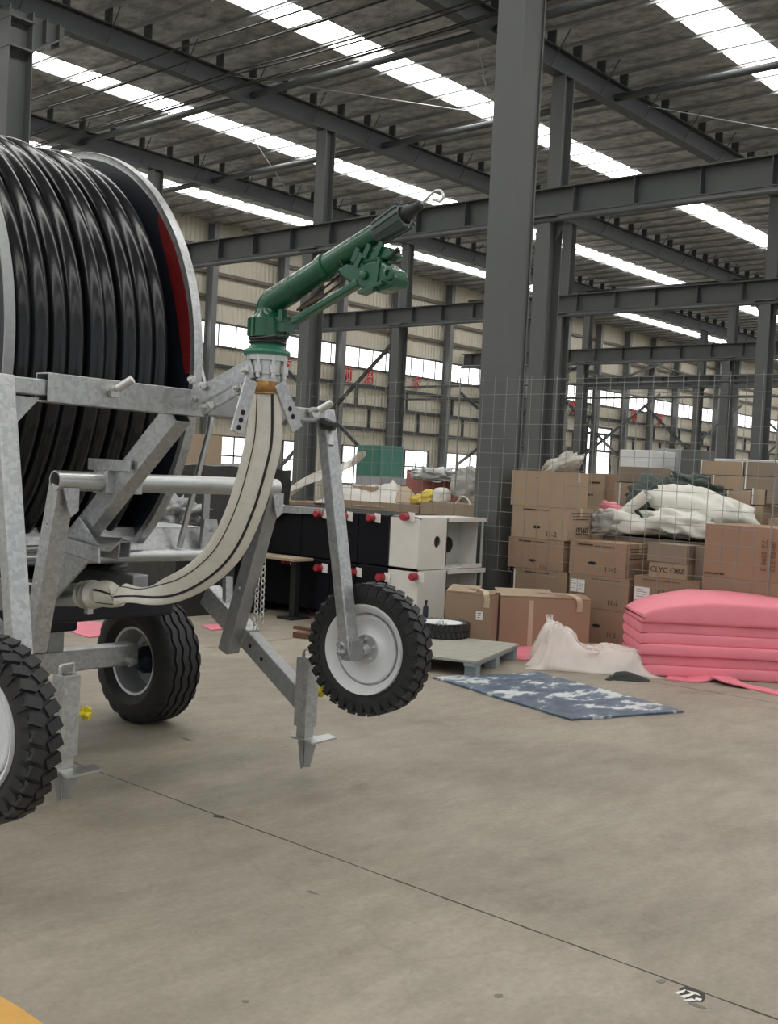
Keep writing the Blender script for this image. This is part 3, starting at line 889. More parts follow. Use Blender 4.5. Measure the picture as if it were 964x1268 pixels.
# red painted band on the inner face of the far flange
mb = MB(); n = 26; rg = []
for k in range(n+1):
    a = PI-math.radians(-2+44*k/n); wq = .095*math.sin(PI*min(1, max(0, (k+.4)/n)))**.4
    for_ = []
    r1 = DR-.042; r0 = r1-wq
    for x, r in ((DX1-.002, r0), (DX1-.006, r0), (DX1-.006, r1), (DX1-.002, r1)): for_.append(V(x, DY+r*math.cos(a), DZ+r*math.sin(a)))
    rg.append(for_)
mb.quadring(rg); lab(mb.build('paint_band', redm, drum), 'red painted band inside the drum rim')
mb = MB(); mb.lathe([(DX0, .62), (DX1, .62)], (0, DY, DZ), 0, 64); mb.build('drum_core', drumdark, drum, smooth=40)
# hose: helix, outer layer over a full layer below
hr = .0485; pitch = .0985; Rh = DR-.105
mb = MB()
def helix(R, x0, turns, wob, ph):
    n = int(turns*88); pts = []
    for i in range(n+1):
        a = 2*PI*i/88+ph; t = i/88
        k = int(t); f = t-k
        st = k+min(1, max(0, (f-.42)/.16))         # lies straight, steps over once per turn
        pts.append(V(x0+st*pitch+wob*math.sin(a*.37+k), DY+(R+.012*math.sin(k*2.1))*math.cos(a), DZ+(R+.012*math.sin(k*2.1))*math.sin(a)))
    return pts
mb.tube(helix(Rh, DX0+.085, 9.0, .006, PI/2), hr, 14)
mb.tube(helix(Rh-.083, DX0+.055, 9.6, .003, PI/2+.5), hr, 12)
mb.build('hose', hosem, drum, smooth=60)
# axle, side stands
mb = MB(); mb.tube([(DX0-.3, DY, DZ), (DX1+.22, DY, DZ)], .06, 20); mb.build('drum_axle', galv_dull, reel, smooth=40)
for x in (DX0-.13, DX1+.13):
    for y0 in (DY-.5, DY+.6):
        mb = MB(); mb.bar((x, y0, .98), (x, DY, DZ+.05), .08, .08, (1, 0, 0)); mb.build('stand', galv_dull, reel, bevel=.005)
# chassis rails, deck, axle
for x in (2.82, 3.62):
    mb = MB(); mb.bar((x, 4.85, .93), (x, 7.3, .93), .10, .14); mb.build('chassis_rail', galv_dull, reel, bevel=.006)
zE = 1.09
mb = MB()
mb.box((3.19, 5.02, 1.16), (2.0, .012, .17), Matrix.Rotation(-.35, 3, 'X')); mb.box((3.19, 5.25, 1.235), (2.0, .42, .012))
mb.build('deck_plate', galv, reel, bevel=.003)
mb = MB(); mb.tube([(2.1, 4.955, zE), (4.22, 4.955, zE)], .034, 18); mb.tube([(2.1, 4.955, zE+.05), (3.3, 4.955, zE+.05)], .02, 12); mb.build('deck_tube', tubem, reel, smooth=40)
dr = at(263, 668, Y_, 4.96)
mb = MB(); mb.prism([(dr.x-.09, 4.95, zE), (dr.x+.07, 4.95, zE), (dr.x+.02, 4.95, zE+.20), (dr.x-.07, 4.95, zE+.20)], (0, .012, 0))
for p_ in ((-.02, .05), (-.01, .14)): mb.bolt((dr.x+p_[0], 4.948, zE+p_[1]), (0, -1, 0), .014, .01)
mb.build('end_bracket', galv, reel)
mb = MB(); mb.box((3.2, 5.35, .80), (1.7, .5, .14)); mb.box((3.2, 5.9, .72), (.9, .9, .2)); mb.build('turntable', drumdark, reel, bevel=.02)
mb = MB(); mb.bar((2.2, 5.57, .44), (4.12, 5.57, .44), .12, .125); mb.build('axle_beam', galv, reel, bevel=.008)
mb = MB()
for x in (2.9, 3.55): mb.bar((x, 5.57, .50), (x, 5.57, .88), .12, .10, (1, 0, 0))
mb.build('axle_post', galv_dull, reel, bevel=.006)
mb = MB(); mb.lathe_dir((4.03, 5.57-.065, .41), (0, -1, 0), [(0, .022), (.03, .022), (.03, .014), (.06, .014)], 10); mb.bolt((4.05, 5.50, .40), (0, -1, 0), .03, .02); mb.build('axle_bolt', zincm, reel)
for h_ in (V(4.255, 5.60, .382), V(2.06, 5.60, .382)):
    w_ = empty('wheel', h_); w_.parent = reel; w_.location = h_-reel.location
    road_wheel(w_, h_)
# guard rail hoop (bent zinc tube)
hy = 4.99
hp = [at(62, 640, Y_, hy-.02), at(64, 588, Y_, hy-.05), at(79, 506, Y_, hy-.11), at(73, 474, Y_, hy-.06), at(48, 400, Y_, hy), at(240, 424, Y_, hy), at(252, 474, Y_, hy-.06), at(264, 514, Y_, hy-.11), at(222, 678, Y_, hy-.02)]
mb = MB(); mb.tube(bend(hp, .13, 8), .0175, 14); mb.build('guard_rail', tubem, reel, smooth=60)
mb = MB(); mb.bar(at(256, 606, Y_, hy), at(252, 676, Y_, hy), .02, .045, (1, 0, 0)); mb.build('deck_post', galv_dull, reel)
# cross tube carrying the legs
tl, tr = at(68, 592, Y_, 4.30), at(342, 606, Y_, 4.30)
zt_ = (tl.z+tr.z)/2
mb = MB(); mb.pipe((tl.x, 4.30, zt_), (tr.x, 4.30, zt_), .044, .037, 24); mb.build('lift_tube', tubem, reel, smooth=40)
mb = MB(); mb.bar((2.96, 4.30, zt_), (3.16, 4.30, zt_), .105, .105); mb.build('tube_sleeve', galv, reel, bevel=.005)
for a, b, nm in (((78, 597), (42, 805), 0), ((338, 606), (283, 806), 1)):
    xx = tl.x+.05 if nm == 0 else tr.x-.03
    A, B = at(*a, X_, xx), at(*b, X_, xx)
    mb = MB(); mb.bar(A+(A-B).normalized()*-.01, B, .078, .088, (1, 0, 0), True); mb.build('skid_leg', galv if nm == 0 else galv_dull, reel, bevel=.005)
    mb = MB(); 
    for t in (.24, .6): mb.bolt(sub(A, B, t)+V(-.04, 0, 0), (-1, 0, 0), .010, .006)
    mb.build('bolt', zincm, reel)
    mb = MB(); mb.prism([V(xx-.03, 4.26, zt_-.03), V(xx+.05, 4.26, zt_-.03), V(xx+.05, 4.26, zt_-.13), V(xx+.01, 4.26, zt_-.16)], (0, .012, 0)); mb.build('lug', galv, reel)
# lifting arm up to the cart bar
xa = 3.04
A, B = at(222, 511, X_, xa), at(68, 706, X_, xa)
mb = MB(); mb.bar(B, A, .082, .105, (0, 0, 1), True); mb.build('lift_arm', galv, reel, bevel=.006)
mb = MB(); mb.prism([at(x, y, X_, xa-.07) for x, y in ((78, 664), (97, 640), (122, 676), (114, 690), (68, 742), (50, 742), (60, 700))], (.012, 0, 0))
mb.prism([at(x, y, X_, xa+.06) for x, y in ((78, 664), (97, 640), (122, 676), (114, 690), (68, 742), (50, 742), (60, 700))], (.012, 0, 0))
mb.build('arm_cheek', galv, reel, bevel=.003)
yk = sub(B, A, .50).y
mb = MB(); s0 = at(110, 574, X_, xa-.06); s1 = at(162, 574, X_, xa-.06); mb.box(((xa-.06), (s0.y+s1.y)/2, s0.z), (.012, s0.y-s1.y, .05)); mb.box((xa-.03, (s0.y+s1.y)/2, s0.z-.022), (.07, s0.y-s1.y, .012)); mb.build('rest_bracket', galv, reel, bevel=.003)
# fork bracket: open channel with a hollow stub
u0, u1 = at(78, 674, X_, xa-.10), at(122, 689, X_, xa-.10)
mb = MB(); mb.prism([at(x, y, X_, xa-.10) for x, y in ((78, 664), (122, 678), (122, 698), (78, 684))], (.012, 0, 0)); mb.build('channel_plate', galv, reel, bevel=.004)
s1 = at(157, 681, X_, xa+.10)
mb = MB(); mb.bar(V(xa+.02, s1.y+.16, s1.z+.01), V(xa+.09, s1.y, s1.z), .105, .085, (0, 0, 1), True, .008); mb.build('hollow_stub', galv_dull, reel, bevel=.003)
mb = MB(); mb.bar(V(xa-.09, u1.y, u1.z+.03), V(xa+.06, s1.y+.05, s1.z+.05), .09, .012); mb.build('channel_web', galv_dull, reel)
# pipe to which the flat hose is clamped
mb = MB(); mb.pipe(pc(112, 736)+dC*.03, pc(112, 736)+dC*.85, .056, .05, 28); mb.build('outlet_pipe', tubem, reel, smooth=40)
# anchor legs: sloping box arm, post, foot and spade
def anchor(xp, top, bot, p0, p1, tip, foot_dx, long_top):
    A, B = at(*top, X_, xp), at(*bot, X_, xp)
    mb = MB(); mb.bar(A, B, .075, .105, (0, 0, 1)); o = mb.build('anchor_arm', galv_dull, reel, bevel=.006)
    mb = MB(); d = (B-A).normalized(); u = V(1, 0, 0).cross(d).normalized()
    for t in (.16, .34, .48, .60): mb.lathe_dir(sub(A, B, t)+V(-.0381, 0, 0), (-1, 0, 0), [(0, .012), (.001, .012)], 12)
    mb.build('hole', holem, o)
    mb = MB(); mb.bar(sub(A, B, -.02), sub(A, B, .42), .092, .122, (0, 0, 1)); mb.build('arm_sleeve', galv, reel, bevel=.006)
    T, Bt = at(*p0, X_, xp), at(*p1, X_, xp)
    yy = (T.y+Bt.y)/2; T.y = Bt.y = yy
    mb = MB(); mb.bar(T, Bt, .085, .085, (1, 0, 0), True); mb.build('anchor_post', galv, reel, bevel=.006)
    mb = MB(); mb.bar(T+V(0, 0, .0), Bt-V(0, 0, .06), .062, .062, (1, 0, 0))
    mb.tube(bend([T+V(-.035, 0, -.02), T+V(-.035, 0, .04), T+V(.035, 0, .045), T+V(.035, 0, -.02)], .015, 4), .008, 8)
    mb.build('inner_leg', tubem, reel)
    f = Bt-V(0, 0, .055)
    mb = MB(); mb.prism([f+V(-.045, -.035, 0), f+V(.12, -.055, .006), f+V(.12, -.115, -.002), f+V(-.045, -.10, -.012)], (0, 0, -.010)); mb.prism([f+V(-.05, .045, 0), f+V(.05, .045, 0), f+V(.05, -.05, 0), f+V(-.05, -.05, 0)], (0, 0, -.01)); mb.build('foot_plate', tubem, reel)
    tp = at(*tip, X_, xp)
    zt2 = max(.004, tp.z)
    mb = MB()
    for s in (-1, 1):
        mb.prism([f+V(s*.004, 0, -.01), f+V(s*.07, -.03, -.01), V(f.x+s*.030, f.y-.02, zt2), V(f.x+s*.004, f.y, zt2)], (0, .008, 0))
    mb.build('spade', galv_dull, reel)
    mb = MB(); cc = f+V(0, -.04, .20)+V(.085, .02, .03)
    for k in range(4):
        a = 2*PI*k/4+.4; mb.tube([cc, cc+V(.012, .028*math.cos(a), .028*math.sin(a))], [.014, .017], 8)
    mb.tube([cc+V(-.05, 0, 0), cc+V(.02, 0, 0)], .013, 8)
    lab(mb.build('star_knob', yellowm, reel, smooth=40), 'yellow star-shaped locking knob')
anchor(4.10, (262, 738), (380, 871), (376, 812), (384, 900), (375, 950), .1, True)
anchor(2.75, (-45, 742), (74, 885), (74, 832), (88, 938), (78, 990), .1, True)
# short upright strut and chain on the far leg
mb = MB(); mb.bar(at(282, 714, X_, 4.10), at(282, 762, X_, 4.10), .03, .05, (1, 0, 0)); mb.build('strut', galv, reel)
mb = MB()
ch = bend([at(327, 655, X_, 4.06), at(320, 700, X_, 4.06), at(316, 781, X_, 4.06)], .2, 5)
def chain(mb, a, b, n):
    a, b = Vector(a), Vector(b); d = (b-a).normalized(); L = (b-a).length/n
    for i in range(n):
        c = a+(b-a)*(i+.5)/n; s = V(1, 0, 0) if i % 2 else V(0, 1, 0); s = (s-d*s.dot(d)).normalized()
        mb.tube([c+d*(.62*L)*math.cos(2*PI*k/10)+s*.012*math.sin(2*PI*k/10) for k in range(10)], .0038, 6, closed=True)
T0 = at(328, 656, X_, 4.06)
chain(mb, T0, at(319, 722, X_, 4.06), 9); chain(mb, at(319, 722, X_, 4.06), at(316, 780, X_, 4.06), 9); chain(mb, at(328, 660, X_, 4.10), at(324, 772, X_, 4.10), 16)
mb.build('chain', zincm, reel, smooth=60)
mb = MB(); mb.bolt(at(315, 651, X_, 4.0), (-1, 0, 0), .02, .02); mb.build('chain_bolt', zincm, reel)
# ================================================================== GOODS
XS = 9.88       # front plane of the carton stacks
XFENCE = 9.74

def fy(px, py, X): return at(px, py, X_, X).y
def fz(px, py, X): return at(px, py, X_, X).z

def carton(label, y1, y0, z0, z1, x0, depth, m, group='cartons stacked behind the wire mesh', tape=True, handle=None, bars=None, sticker=None,
           write=None, side_write=None, rot=0, flaps=None, straps=None, side_lines=0, topseam='y', name='cardboard_box'):
    """carton whose front faces -X; y1 = far/left end, y0 = near/right end"""
    cx, cy = x0+depth/2, (y0+y1)/2; L = y1-y0; H = z1-z0; D = depth
    g = .004
    root = empty(name, (cx, cy, z0), label, 'box', group)
    seed = (cx*7.1+z0*3.3) % 5
    mb = MB(); n = 6
    hx, hy = D/2-g, L/2-g
    ring = []
    for zz in (0, .02, H*.35, H*.7, H-.012, H-.004):
        b = .006*math.sin(PI*zz/max(H, .01))
        P = []
        for (ax_, ay_), (bx_, by_) in zip(((-1, -1), (1, -1), (1, 1), (-1, 1)), ((1, -1), (1, 1), (-1, 1), (-1, -1))):
            for k in range(n):
                t = k/n; bl_ = b*math.sin(PI*t)
                x = hx*(ax_+(bx_-ax_)*t); y = hy*(ay_+(by_-ay_)*t)
                if ax_ == bx_: x += ax_*bl_
                else: y += ay_*bl_
                P.append(V(cx+x, cy+y, z0+zz))
        ring.append(P)
    mb.quadring(ring); mb.build('body', m, root, smooth=30)
    # two top flaps meeting in a seam
    if flaps is None:
        mb = MB()
        for s in (-1, 1):
            if topseam == 'y': mb.box((cx+s*(D/4), cy, z1-.003), (D/2-.005, L-.006, .005))
            else: mb.box((cx, cy+s*L/4, z1-.003), (D-.006, L/2-.005, .005))
        for i, b in enumerate(()): pass
        split(mb.build('top_flap', m, root))
    if tape:
        mb = MB(); t = .001
        mb.box((cx, cy, z1+.0005), (.06, L*.98, .002)) if topseam == 'y' else mb.box((cx, cy, z1+.0005), (D*.98, .06, .002))
        mb.box((cx, y0+g-.001-.006, z1-.05), (.06, .002, .1)) if topseam == 'y' else mb.box((x0+g-.008, cy, z1-.05), (.002, .06, .1))
        mb.build('packing_tape', tapem, root)
    xf = x0-.004
    def fpt(u, v): return V(xf, y1-u*L, z0+v*H)      # u from left, v from bottom
    for (u, v) in (handle or []):
        mb = MB(); P = [fpt(u, v)+V(-.001, .045*math.cos(a)*(1 if abs(math.cos(a)) < .7 else 1), .017*math.sin(a)) for a in [2*PI*k/16 for k in range(16)]]
        mb.prism(P, (.004, 0, 0)); mb.build('hand_hole', holem, root)
    if bars:
        mb = MB()
        for (u0, u1, v, hh) in bars: mb.box(((xf-.001), y1-(u0+u1)/2*L, z0+v*H), (.0025, (u1-u0)*L, hh))
        mb.build('printed_line', inkm, root)
    if sticker:
        mb = MB()
        for (u0, u1, v0, v1) in sticker: mb.box((xf-.003, y1-(u0+u1)/2*L, z0+(v0+v1)/2*H), (.003, (u1-u0)*L, (v1-v0)*H))
        s_ = mb.build('paper_label', stickm, root)
        lab(s_, 'white printed paper label')
        mb = MB()
        for (u0, u1, v0, v1) in sticker:
            for k in range(4):
                vv = v1-(v1-v0)*(k+1)/5.5; uu = u0+(u1-u0)*(.55+.1*((k*7) % 4))
                mb.box((xf-.005, y1-(u0+(u1-u0)*.12+uu)/2*L, z0+vv*H), (.0015, (uu-u0-(u1-u0)*.12)*L, .004))
        mb.build('printed_line', inkm, s_)
    RX = Matrix(((0, 0, -1, 0), (-1, 0, 0, 0), (0, 1, 0, 0), (0, 0, 0, 1)))   # text plane facing -X
    for (txt, u, v, sz) in (write or []):
        text_mesh(txt, sz, inkm, Matrix.Translation(fpt(u, v)+V(-.002, 0, 0)) @ RX, 'handwriting', root, .0008)
    for (txt, u, v, sz) in (side_write or []):
        text_mesh(txt, sz, inkm, Matrix.Translation(V(x0+u*D, y0-.004, z0+v*H)) @ Matrix.Rotation(PI/2, 4, 'X'), 'handwriting', root, .0008)
    if side_lines:
        mb = MB()
        for k in range(side_lines): mb.box((x0+D*.5, y0-.003, z1-.05-.032*k), (D*(.78-.07*(k % 3)), .0025, .007))
        mb.build('printed_line', inkm, root)
    if straps:
        mb = MB()
        for u in straps:
            yy = y1-u*L
            mb.box((xf-.001, yy, z0+H/2), (.003, .014, H)); mb.box((cx, yy, z1+.002), (D, .014, .003))
        split(mb.build('strap', strapm, root))
    if rot: root.rotation_euler.z = rot
    return root

def stack(x0, depth, px0, px1, ys, specs):
    """cartons from the top down; ys = photo rows of their tops, last = floor"""
    pm = (px0+px1)/2
    zs = [fz(pm, y, x0) for y in ys]+[0.0]
    for i, sp in enumerate(specs):
        a, b = sp.pop('px', (px0, px1)); ym = ys[i]+20
        zt = zs[i]-.002
        carton(sp.pop('label'), fy(a, ym, x0), fy(b, ym, x0), zs[i+1], zt, x0, sp.pop('depth', depth), sp.pop('m', card1), **sp)

BL = [(.2, .42, .90, .012), (.44, .66, .90, .006)]
stack(XS, .50, 632, 703, [583, 627, 667, 705, 745], [
    dict(label='wide carton with a film scrap on it, topmost beside the big grey column', m=card2, px=(633, 703), depth=.42, tape=True, bars=[(.45, .5, .8, .004)]),
    dict(label='tan carton with handwriting on its side, second from top beside the big column', m=card2, px=(634, 704), handle=[(.46, .36)], bars=BL, write=[('11-2', .72, .16, .075)], side_write=[('0040', .55, .28, .12)], side_lines=3),
    dict(label='brown carton, third from top in the stack beside the big grey column', m=card5, px=(629, 698), handle=[(.46, .28)], bars=BL, write=[('11-2', .66, .10, .05)]),
    dict(label='brown carton, fourth from top in the stack beside the big grey column', m=card1, px=(637, 702), handle=[(.48, .14)], bars=BL),
    dict(label='brown carton on the floor under the stack beside the big grey column', m=card1, px=(636, 703)),
])
stack(XS, .55, 704, 776, [671, 713, 754], [
    dict(label='brown carton with a hand hole, top of the second stack under the white sacks', m=card5, px=(705, 776), handle=[(.42, .36)], bars=[(.15, .42, .90, .014), (.45, .8, .88, .005)], write=[('11-2', .74, .22, .075)], side_lines=4),
    dict(label='brown carton with a white two-part label, middle of the second stack', m=card1, px=(704, 779), sticker=[(.04, .15, .45, .85), (.16, .28, .45, .85)], bars=[(.4, .85, .90, .005)], write=[('11-2', .75, .22, .07)]),
    dict(label='brown carton with a dark hand hole, on the floor beside the pink foam', m=card1, px=(706, 779), handle=[(.46, .52)], write=[('11-2', .72, .3, .06)]),
])
stack(XS, .55, 783, 868, [716, 757], [
    dict(label='brown carton with a white label and hand hole just behind the pink foam', m=card1, px=(784, 867), sticker=[(.03, .26, .25, .66), (.03, .18, .02, .22)], handle=[(.52, .22)], write=[('C11 OEA', .58, .55, .07)], bars=[(.15, .7, .9, .005)]),
    dict(label='brown carton on the floor hidden low behind the pink foam', m=card1, px=(784, 867)),
])
z3 = fz(825, 716, XS)
za = fz(825, 697, XS); zb2 = fz(825, 674, XS)
carton('small worn carton with faded handwriting on the labelled carton, lower of two', fy(802, 708, XS), fy(850, 708, XS), z3, za, XS+.02, .45, card2, write=[('CLYC OBZ', .5, .5, .075)])
carton('small grey carton, upper of two on the labelled carton', fy(801, 685, XS), fy(851, 685, XS), za+.002, zb2, XS+.01, .34, card3, tape=False)
carton('small grey carton end beside the big plain carton', fy(853, 685, XS), fy(872, 685, XS), z3, zb2-.005, XS+.14, .3, card3, tape=False)
stack(XS-.06, .85, 870, 990, [652, 719, 752], [
    dict(label='big plain carton with red vertical print behind the pink foam', m=card5, px=(873, 1000), bars=[(.02, .22, .07, .012)], tape=False, topseam='x'),
    dict(label='long flat carton under the big plain carton', m=card1, px=(868, 1000), tape=False),
    dict(label='brown carton on the floor below the long flat carton', m=card1, px=(870, 1000), tape=False),
])
rt = mat('red brown print', (.16, .06, .03), .8)
RXv = Matrix(((0, 0, -1, 0), (-1, 0, 0, 0), (0, 1, 0, 0), (0, 0, 0, 1))) @ Matrix.Rotation(PI/2, 4, 'Z')
bigc = [o for o in bpy.data.objects if o.get('label', '').startswith('big plain carton with red')][0]
for txt, px, py in (('E 0602 ZZ', 947, 688), ('ZLE 88-80', 958, 690)):
    text_mesh(txt, .065, rt, Matrix.Translation(at(px, py, X_, XS-.066)) @ RXv, 'printed_text', bigc, .0008)

# cartons farther behind
def back_carton(label, px0, px1, y0, y1, X, D, m, **k):
    ym = (y0+y1)/2; pm = (px0+px1)/2
    carton(label, fy(px0, ym, X), fy(px1, ym, X), fz(pm, y1, X), fz(pm, y0, X), X, D, m, **k)
# hidden cartons carrying the visible back rows
def pile(label, px0, px1, ytop, X, D, m):
    pm = (px0+px1)/2
    return carton(label, fy(px0, ytop+15, X), fy(px1, ytop+15, X), 0, fz(pm, ytop, X)-.003, X, D, m, tape=False)
pile('tall pale carton behind the topmost wide carton', 722, 800, 627, 11.2, .6, card4)
back_carton('carton with two printed marks behind the wide topmost carton', 727, 748, 586, 627, 11.2, .5, card2, bars=[(.2, .75, .72, .02), (.1, .4, .34, .02)], tape=False)
back_carton('narrow carton beside the one with two printed marks', 749, 765, 588, 627, 11.24, .5, card5, tape=False)
back_carton('strapped carton left of the white sacks, lower of two', 760, 800, 598, 627, 11.2, .5, card2, straps=[.2, .62], tape=False)
back_carton('grey brown carton left of the white sacks, upper of two', 765, 806, 578, 597, 11.24, .5, card3, tape=False)
pile('brown carton behind the tip of the white sack', 800, 870, 622, 11.7, .7, card3)
back_carton('carton with orange print behind the dark cloth', 812, 845, 588, 622, 11.72, .6, card5, bars=[(.4, .75, .7, .03)], tape=False)
def rowz(X, specs, base):
    z = None
    for sp in specs: pass
for lb, a, b, y0, y1, st, m in (('flat strapped carton at the very top of the far stack', 868, 921, 571, 588, [.02, .98], card2),
                               ('short carton at the top of the far stack, right half', 922, 957, 572, 589, [.1], card3),
                               ('strapped carton in the second layer of the far stack', 880, 922, 589, 606, [.1], card2),
                               ('strapped carton in the second layer of the far stack, right half', 923, 957, 590, 607, [.02], card3),
                               ('long strapped carton in the third layer of the far stack', 868, 930, 607, 625, [.55], card2),
                               ('square strapped carton in the third layer of the far stack', 931, 948, 605, 625, [.1], card4),
                               ('dark-sided carton at the right end of the third layer', 949, 968, 608, 624, None, card3)):
    back_carton(lb, a, b, y0, y1, 11.3, .55, m, straps=st, tape=False, group='cartons of the far stack')
pile('tall carton carrying the far stack', 868, 918, 626, 11.3, .55, card3)
back_carton('upright carton under the far stack beside the white sack', 919, 945, 626, 650, 11.28, .5, card2, tape=False, group='cartons of the far stack')
pile('upright carton on the floor under the far stack', 919, 945, 651, 11.28, .5, card3)
back_carton('strapped carton low at the frame edge beside the big plain carton', 951, 985, 643, 662, 11.2, .5, card2, straps=[.15], tape=False, group='cartons of the far stack')
pile('carton on the floor at the frame edge behind the big plain carton', 946, 985, 663, 11.2, .5, card3)

# ---- lumps: sacks, cloth, film
def blob(name, c, rad, m, label, cat, rot=(0, 0, 0), amp=.18, fr=2.2, seed=0, flat=-.55, group=None, sub=4, parent=None):
    bm = bmesh.new(); bmesh.ops.create_icosphere(bm, subdivisions=sub, radius=1)
    R = Matrix.Rotation(rot[2], 3, 'Z') @ Matrix.Rotation(rot[1], 3, 'Y') @ Matrix.Rotation(rot[0], 3, 'X')
    c = Vector(c); o_ = Vector((seed*3.1, seed*1.7, seed))
    for v in bm.verts:
        p = v.co.copy()
        p = Vector([math.copysign(abs(t)**.75, t) for t in p])     # pillow
        n1 = noise.noise(p*fr+o_); n2 = abs(noise.noise(p*fr*2.6+o_)); n3 = noise.noise(p*fr*6+o_)
        k = 1+amp*n1-amp*.9*n2+amp*.25*n3
        q = Vector((p.x*rad[0]*k, p.y*rad[1]*k, max(p.z, flat)*rad[2]*k))
        v.co = R @ q
    me = bpy.data.meshes.new(name)
    for f in bm.faces: f.smooth = True
    bm.to_mesh(me); bm.free(); me.materials.append(m)
    o = bpy.data.objects.new(name, me); o.location = c; COL.objects.link(o)
    return tag(o, label, cat, group)
def pp(x, y, X): return at(x, y, X_, X)
pile('pale carton carrying the white sacks', 742, 872, 668, 10.45, .72, card3)
blob('woven_sack', pp(800, 653, 10.75), (.38, .56, .17), sackm, 'white woven sack lying flat nearest the wire mesh over the second stack', 'sack', (0, .1, .1), .3, 2.4, 1, group='white woven sacks on the cartons')
blob('woven_sack', pp(868, 632, 10.95), (.34, .60, .22), sackm, 'long white woven sack tied at its end lying across the top', 'sack', (.22, .05, -.05), .22, 1.8, 2, group='white woven sacks on the cartons')
blob('woven_sack', pp(845, 652, 10.62), (.3, .42, .16), sackm, 'crumpled white sack below the long tied sack', 'sack', (.1, .1, 0), .32, 2.6, 3, group='white woven sacks on the cartons')
blob('woven_sack', pp(757, 650, 10.55), (.25, .22, .16), sackgrey, 'small grey crumpled sack left of the white sacks', 'sack', (0, 0, .2), .34, 2.8, 9, group='white woven sacks on the cartons')
blob('sack_neck', pp(907, 633, 10.95), (.08, .12, .13), sackm, 'gathered knot of white sack cloth at the sack end', 'sack', (0, 0, 0), .4, 3.0, 4, sub=3)
blob('cloth_bundle', pp(806, 622, 11.05), (.2, .24, .26), darkbag, 'dark green cloth bundle between the paper tube and white sacks', 'cloth', (0, 0, 0), .5, 2.6, 5)
blob('cloth_bundle', pp(868, 606, 11.4), (.25, .34, .14), darkbag, 'dark cloth heap below the far strapped cartons', 'cloth', (.2, 0, 0), .5, 2.6, 6)
blob('cloth_scrap', pp(818, 648, 10.55), (.1, .2, .1), mat('pale green cloth', (.36, .45, .38), .8, 0, (.5, .56, .48), 8, .5), 'pale green crumpled cloth scrap on the white sacks', 'cloth', (.3, 0, 0), .5, 3, 7)
blob('foam_scrap', pp(757, 629, 10.6), (.1, .12, .07), pinkm, 'small pink foam scrap beside the paper tube', 'foam', (.3, 0, 0), .3, 2, 8, sub=3)
# paper tube and strips
mb = MB(); mb.pipe(pp(768, 640, 10.6), pp(802, 612, 10.6), .062, .054, 20); tag(mb.build('paper_tube', sackm, None, smooth=40), 'wide white paper tube leaning over the white sacks', 'tube')
mb = MB(); mb.bar(pp(788, 632, 10.52), pp(802, 648, 10.5), .03, .03); tag(mb.build('metal_strip', darkm), 'short dark strip lying on the white sacks', 'strip')
mb = MB(); mb.tube(catmull([pp(806, 653, 10.5), pp(818, 642, 10.5), pp(836, 634, 10.55)]), .014, 8); tag(mb.build('hose_piece', darkbag, None, smooth=50), 'dark green curved hose piece on the white sacks', 'hose')
blob('film_scrap', pp(697, 577, 10.1), (.16, .24, .10), film2, 'cloudy film scrap on the topmost wide carton', 'plastic film', (-.45, 0, 0), .4, 2.4, 11)

# ---- front cartons with open tops
def front_carton(label, A, B, D, H, seed, m, torn=False, write=None):
    """A,B = floor ends of the front face (photo left, right)"""
    A, B = Vector(A), Vector(B); A.z = B.z = 0
    d = (B-A); L = d.length; d.normalize(); nb = V(-d.y, d.x, 0)    # away from the camera
    if nb.dot(A) < 0: nb = -nb
    root = empty('cardboard_box', (A+B)/2+nb*D/2, label, 'box', 'open cartons on the floor')
    up = V(0, 0, 1)
    mb = MB(); mb.quadring([[A, B, B+nb*D, A+nb*D], [p+up*H for p in (A, B, B+nb*D, A+nb*D)]]); mb.build('body', m, root, bevel=.006)
    T = A+up*(H+.003)
    for nm, (u0, u1, v0, v1, lift, lift2) in (('top_flap', (0, 1, 0, .5, .0, .02)), ('top_flap', (0, 1, .5, 1, .03, .01)), ('top_flap', (.0, .62, .02, .8, .035, .05))):
        P = [T+d*L*u0+nb*D*v0+up*lift*.2, T+d*L*u1+nb*D*v0+up*lift*.3, T+d*L*u1+nb*D*v1+up*lift2, T+d*L*u0+nb*D*v1+up*lift2]
        mb = MB(); mb.prism(P, up*.005); mb.build(nm, m if v1 < .79 else card4, root)
    mb = MB()
    tp = [T+d*L*.45+nb*D*.42+up*.04, T+d*L*.66+nb*D*.22+up*.045, T+d*L*.82+nb*D*.08+up*.03, T+d*L*.86-nb*.012+up*.0, T+d*L*.88-nb*.012-up*.06, T+d*L*.87-nb*.010-up*.12]
    cpp = catmull(tp, 5)
    mb.quadring([[p-d*.028, p+d*.028, p+d*.028+up*.003, p-d*.028+up*.003] for p in cpp]); mb.build('packing_tape', tapem, root, smooth=40)
    mb = MB(); c = A+d*L*(.73 if torn else .55)+up*H*.60-nb*.002; w2 = .033
    mb.prism([c-d*w2-up*w2*1.2, c+d*w2-up*w2*1.2, c+d*w2+up*w2*1.2, c-d*w2+up*w2*1.2], -nb*.002); s_ = lab(mb.build('paper_label', stickm, root), 'small white paper label')
    mb = MB()
    for k in range(3): q = c-nb*.003+up*(.02-.02*k); mb.prism([q-d*.02, q+d*(.018-.006*k), q+d*(.018-.006*k)+up*.007, q-d*.02+up*.007], -nb*.0015)
    mb.build('printed_line', inkm, s_)
    mb = MB(); q = A+d*L*.32-nb*.001
    mb.prism([q-d*.002, q+d*.045, q+d*.045+up*H*.95, q-d*.002+up*H*.95], -nb*.0012); mb.build('packing_tape', tapem, root) if not torn else mb.bm.free()
    return root
front_carton('open brown carton with curled tape standing on the floor before the stacks', at(617, 800, Z_, 0), at(729, 804, Z_, 0), .42, .475, 1, card5)
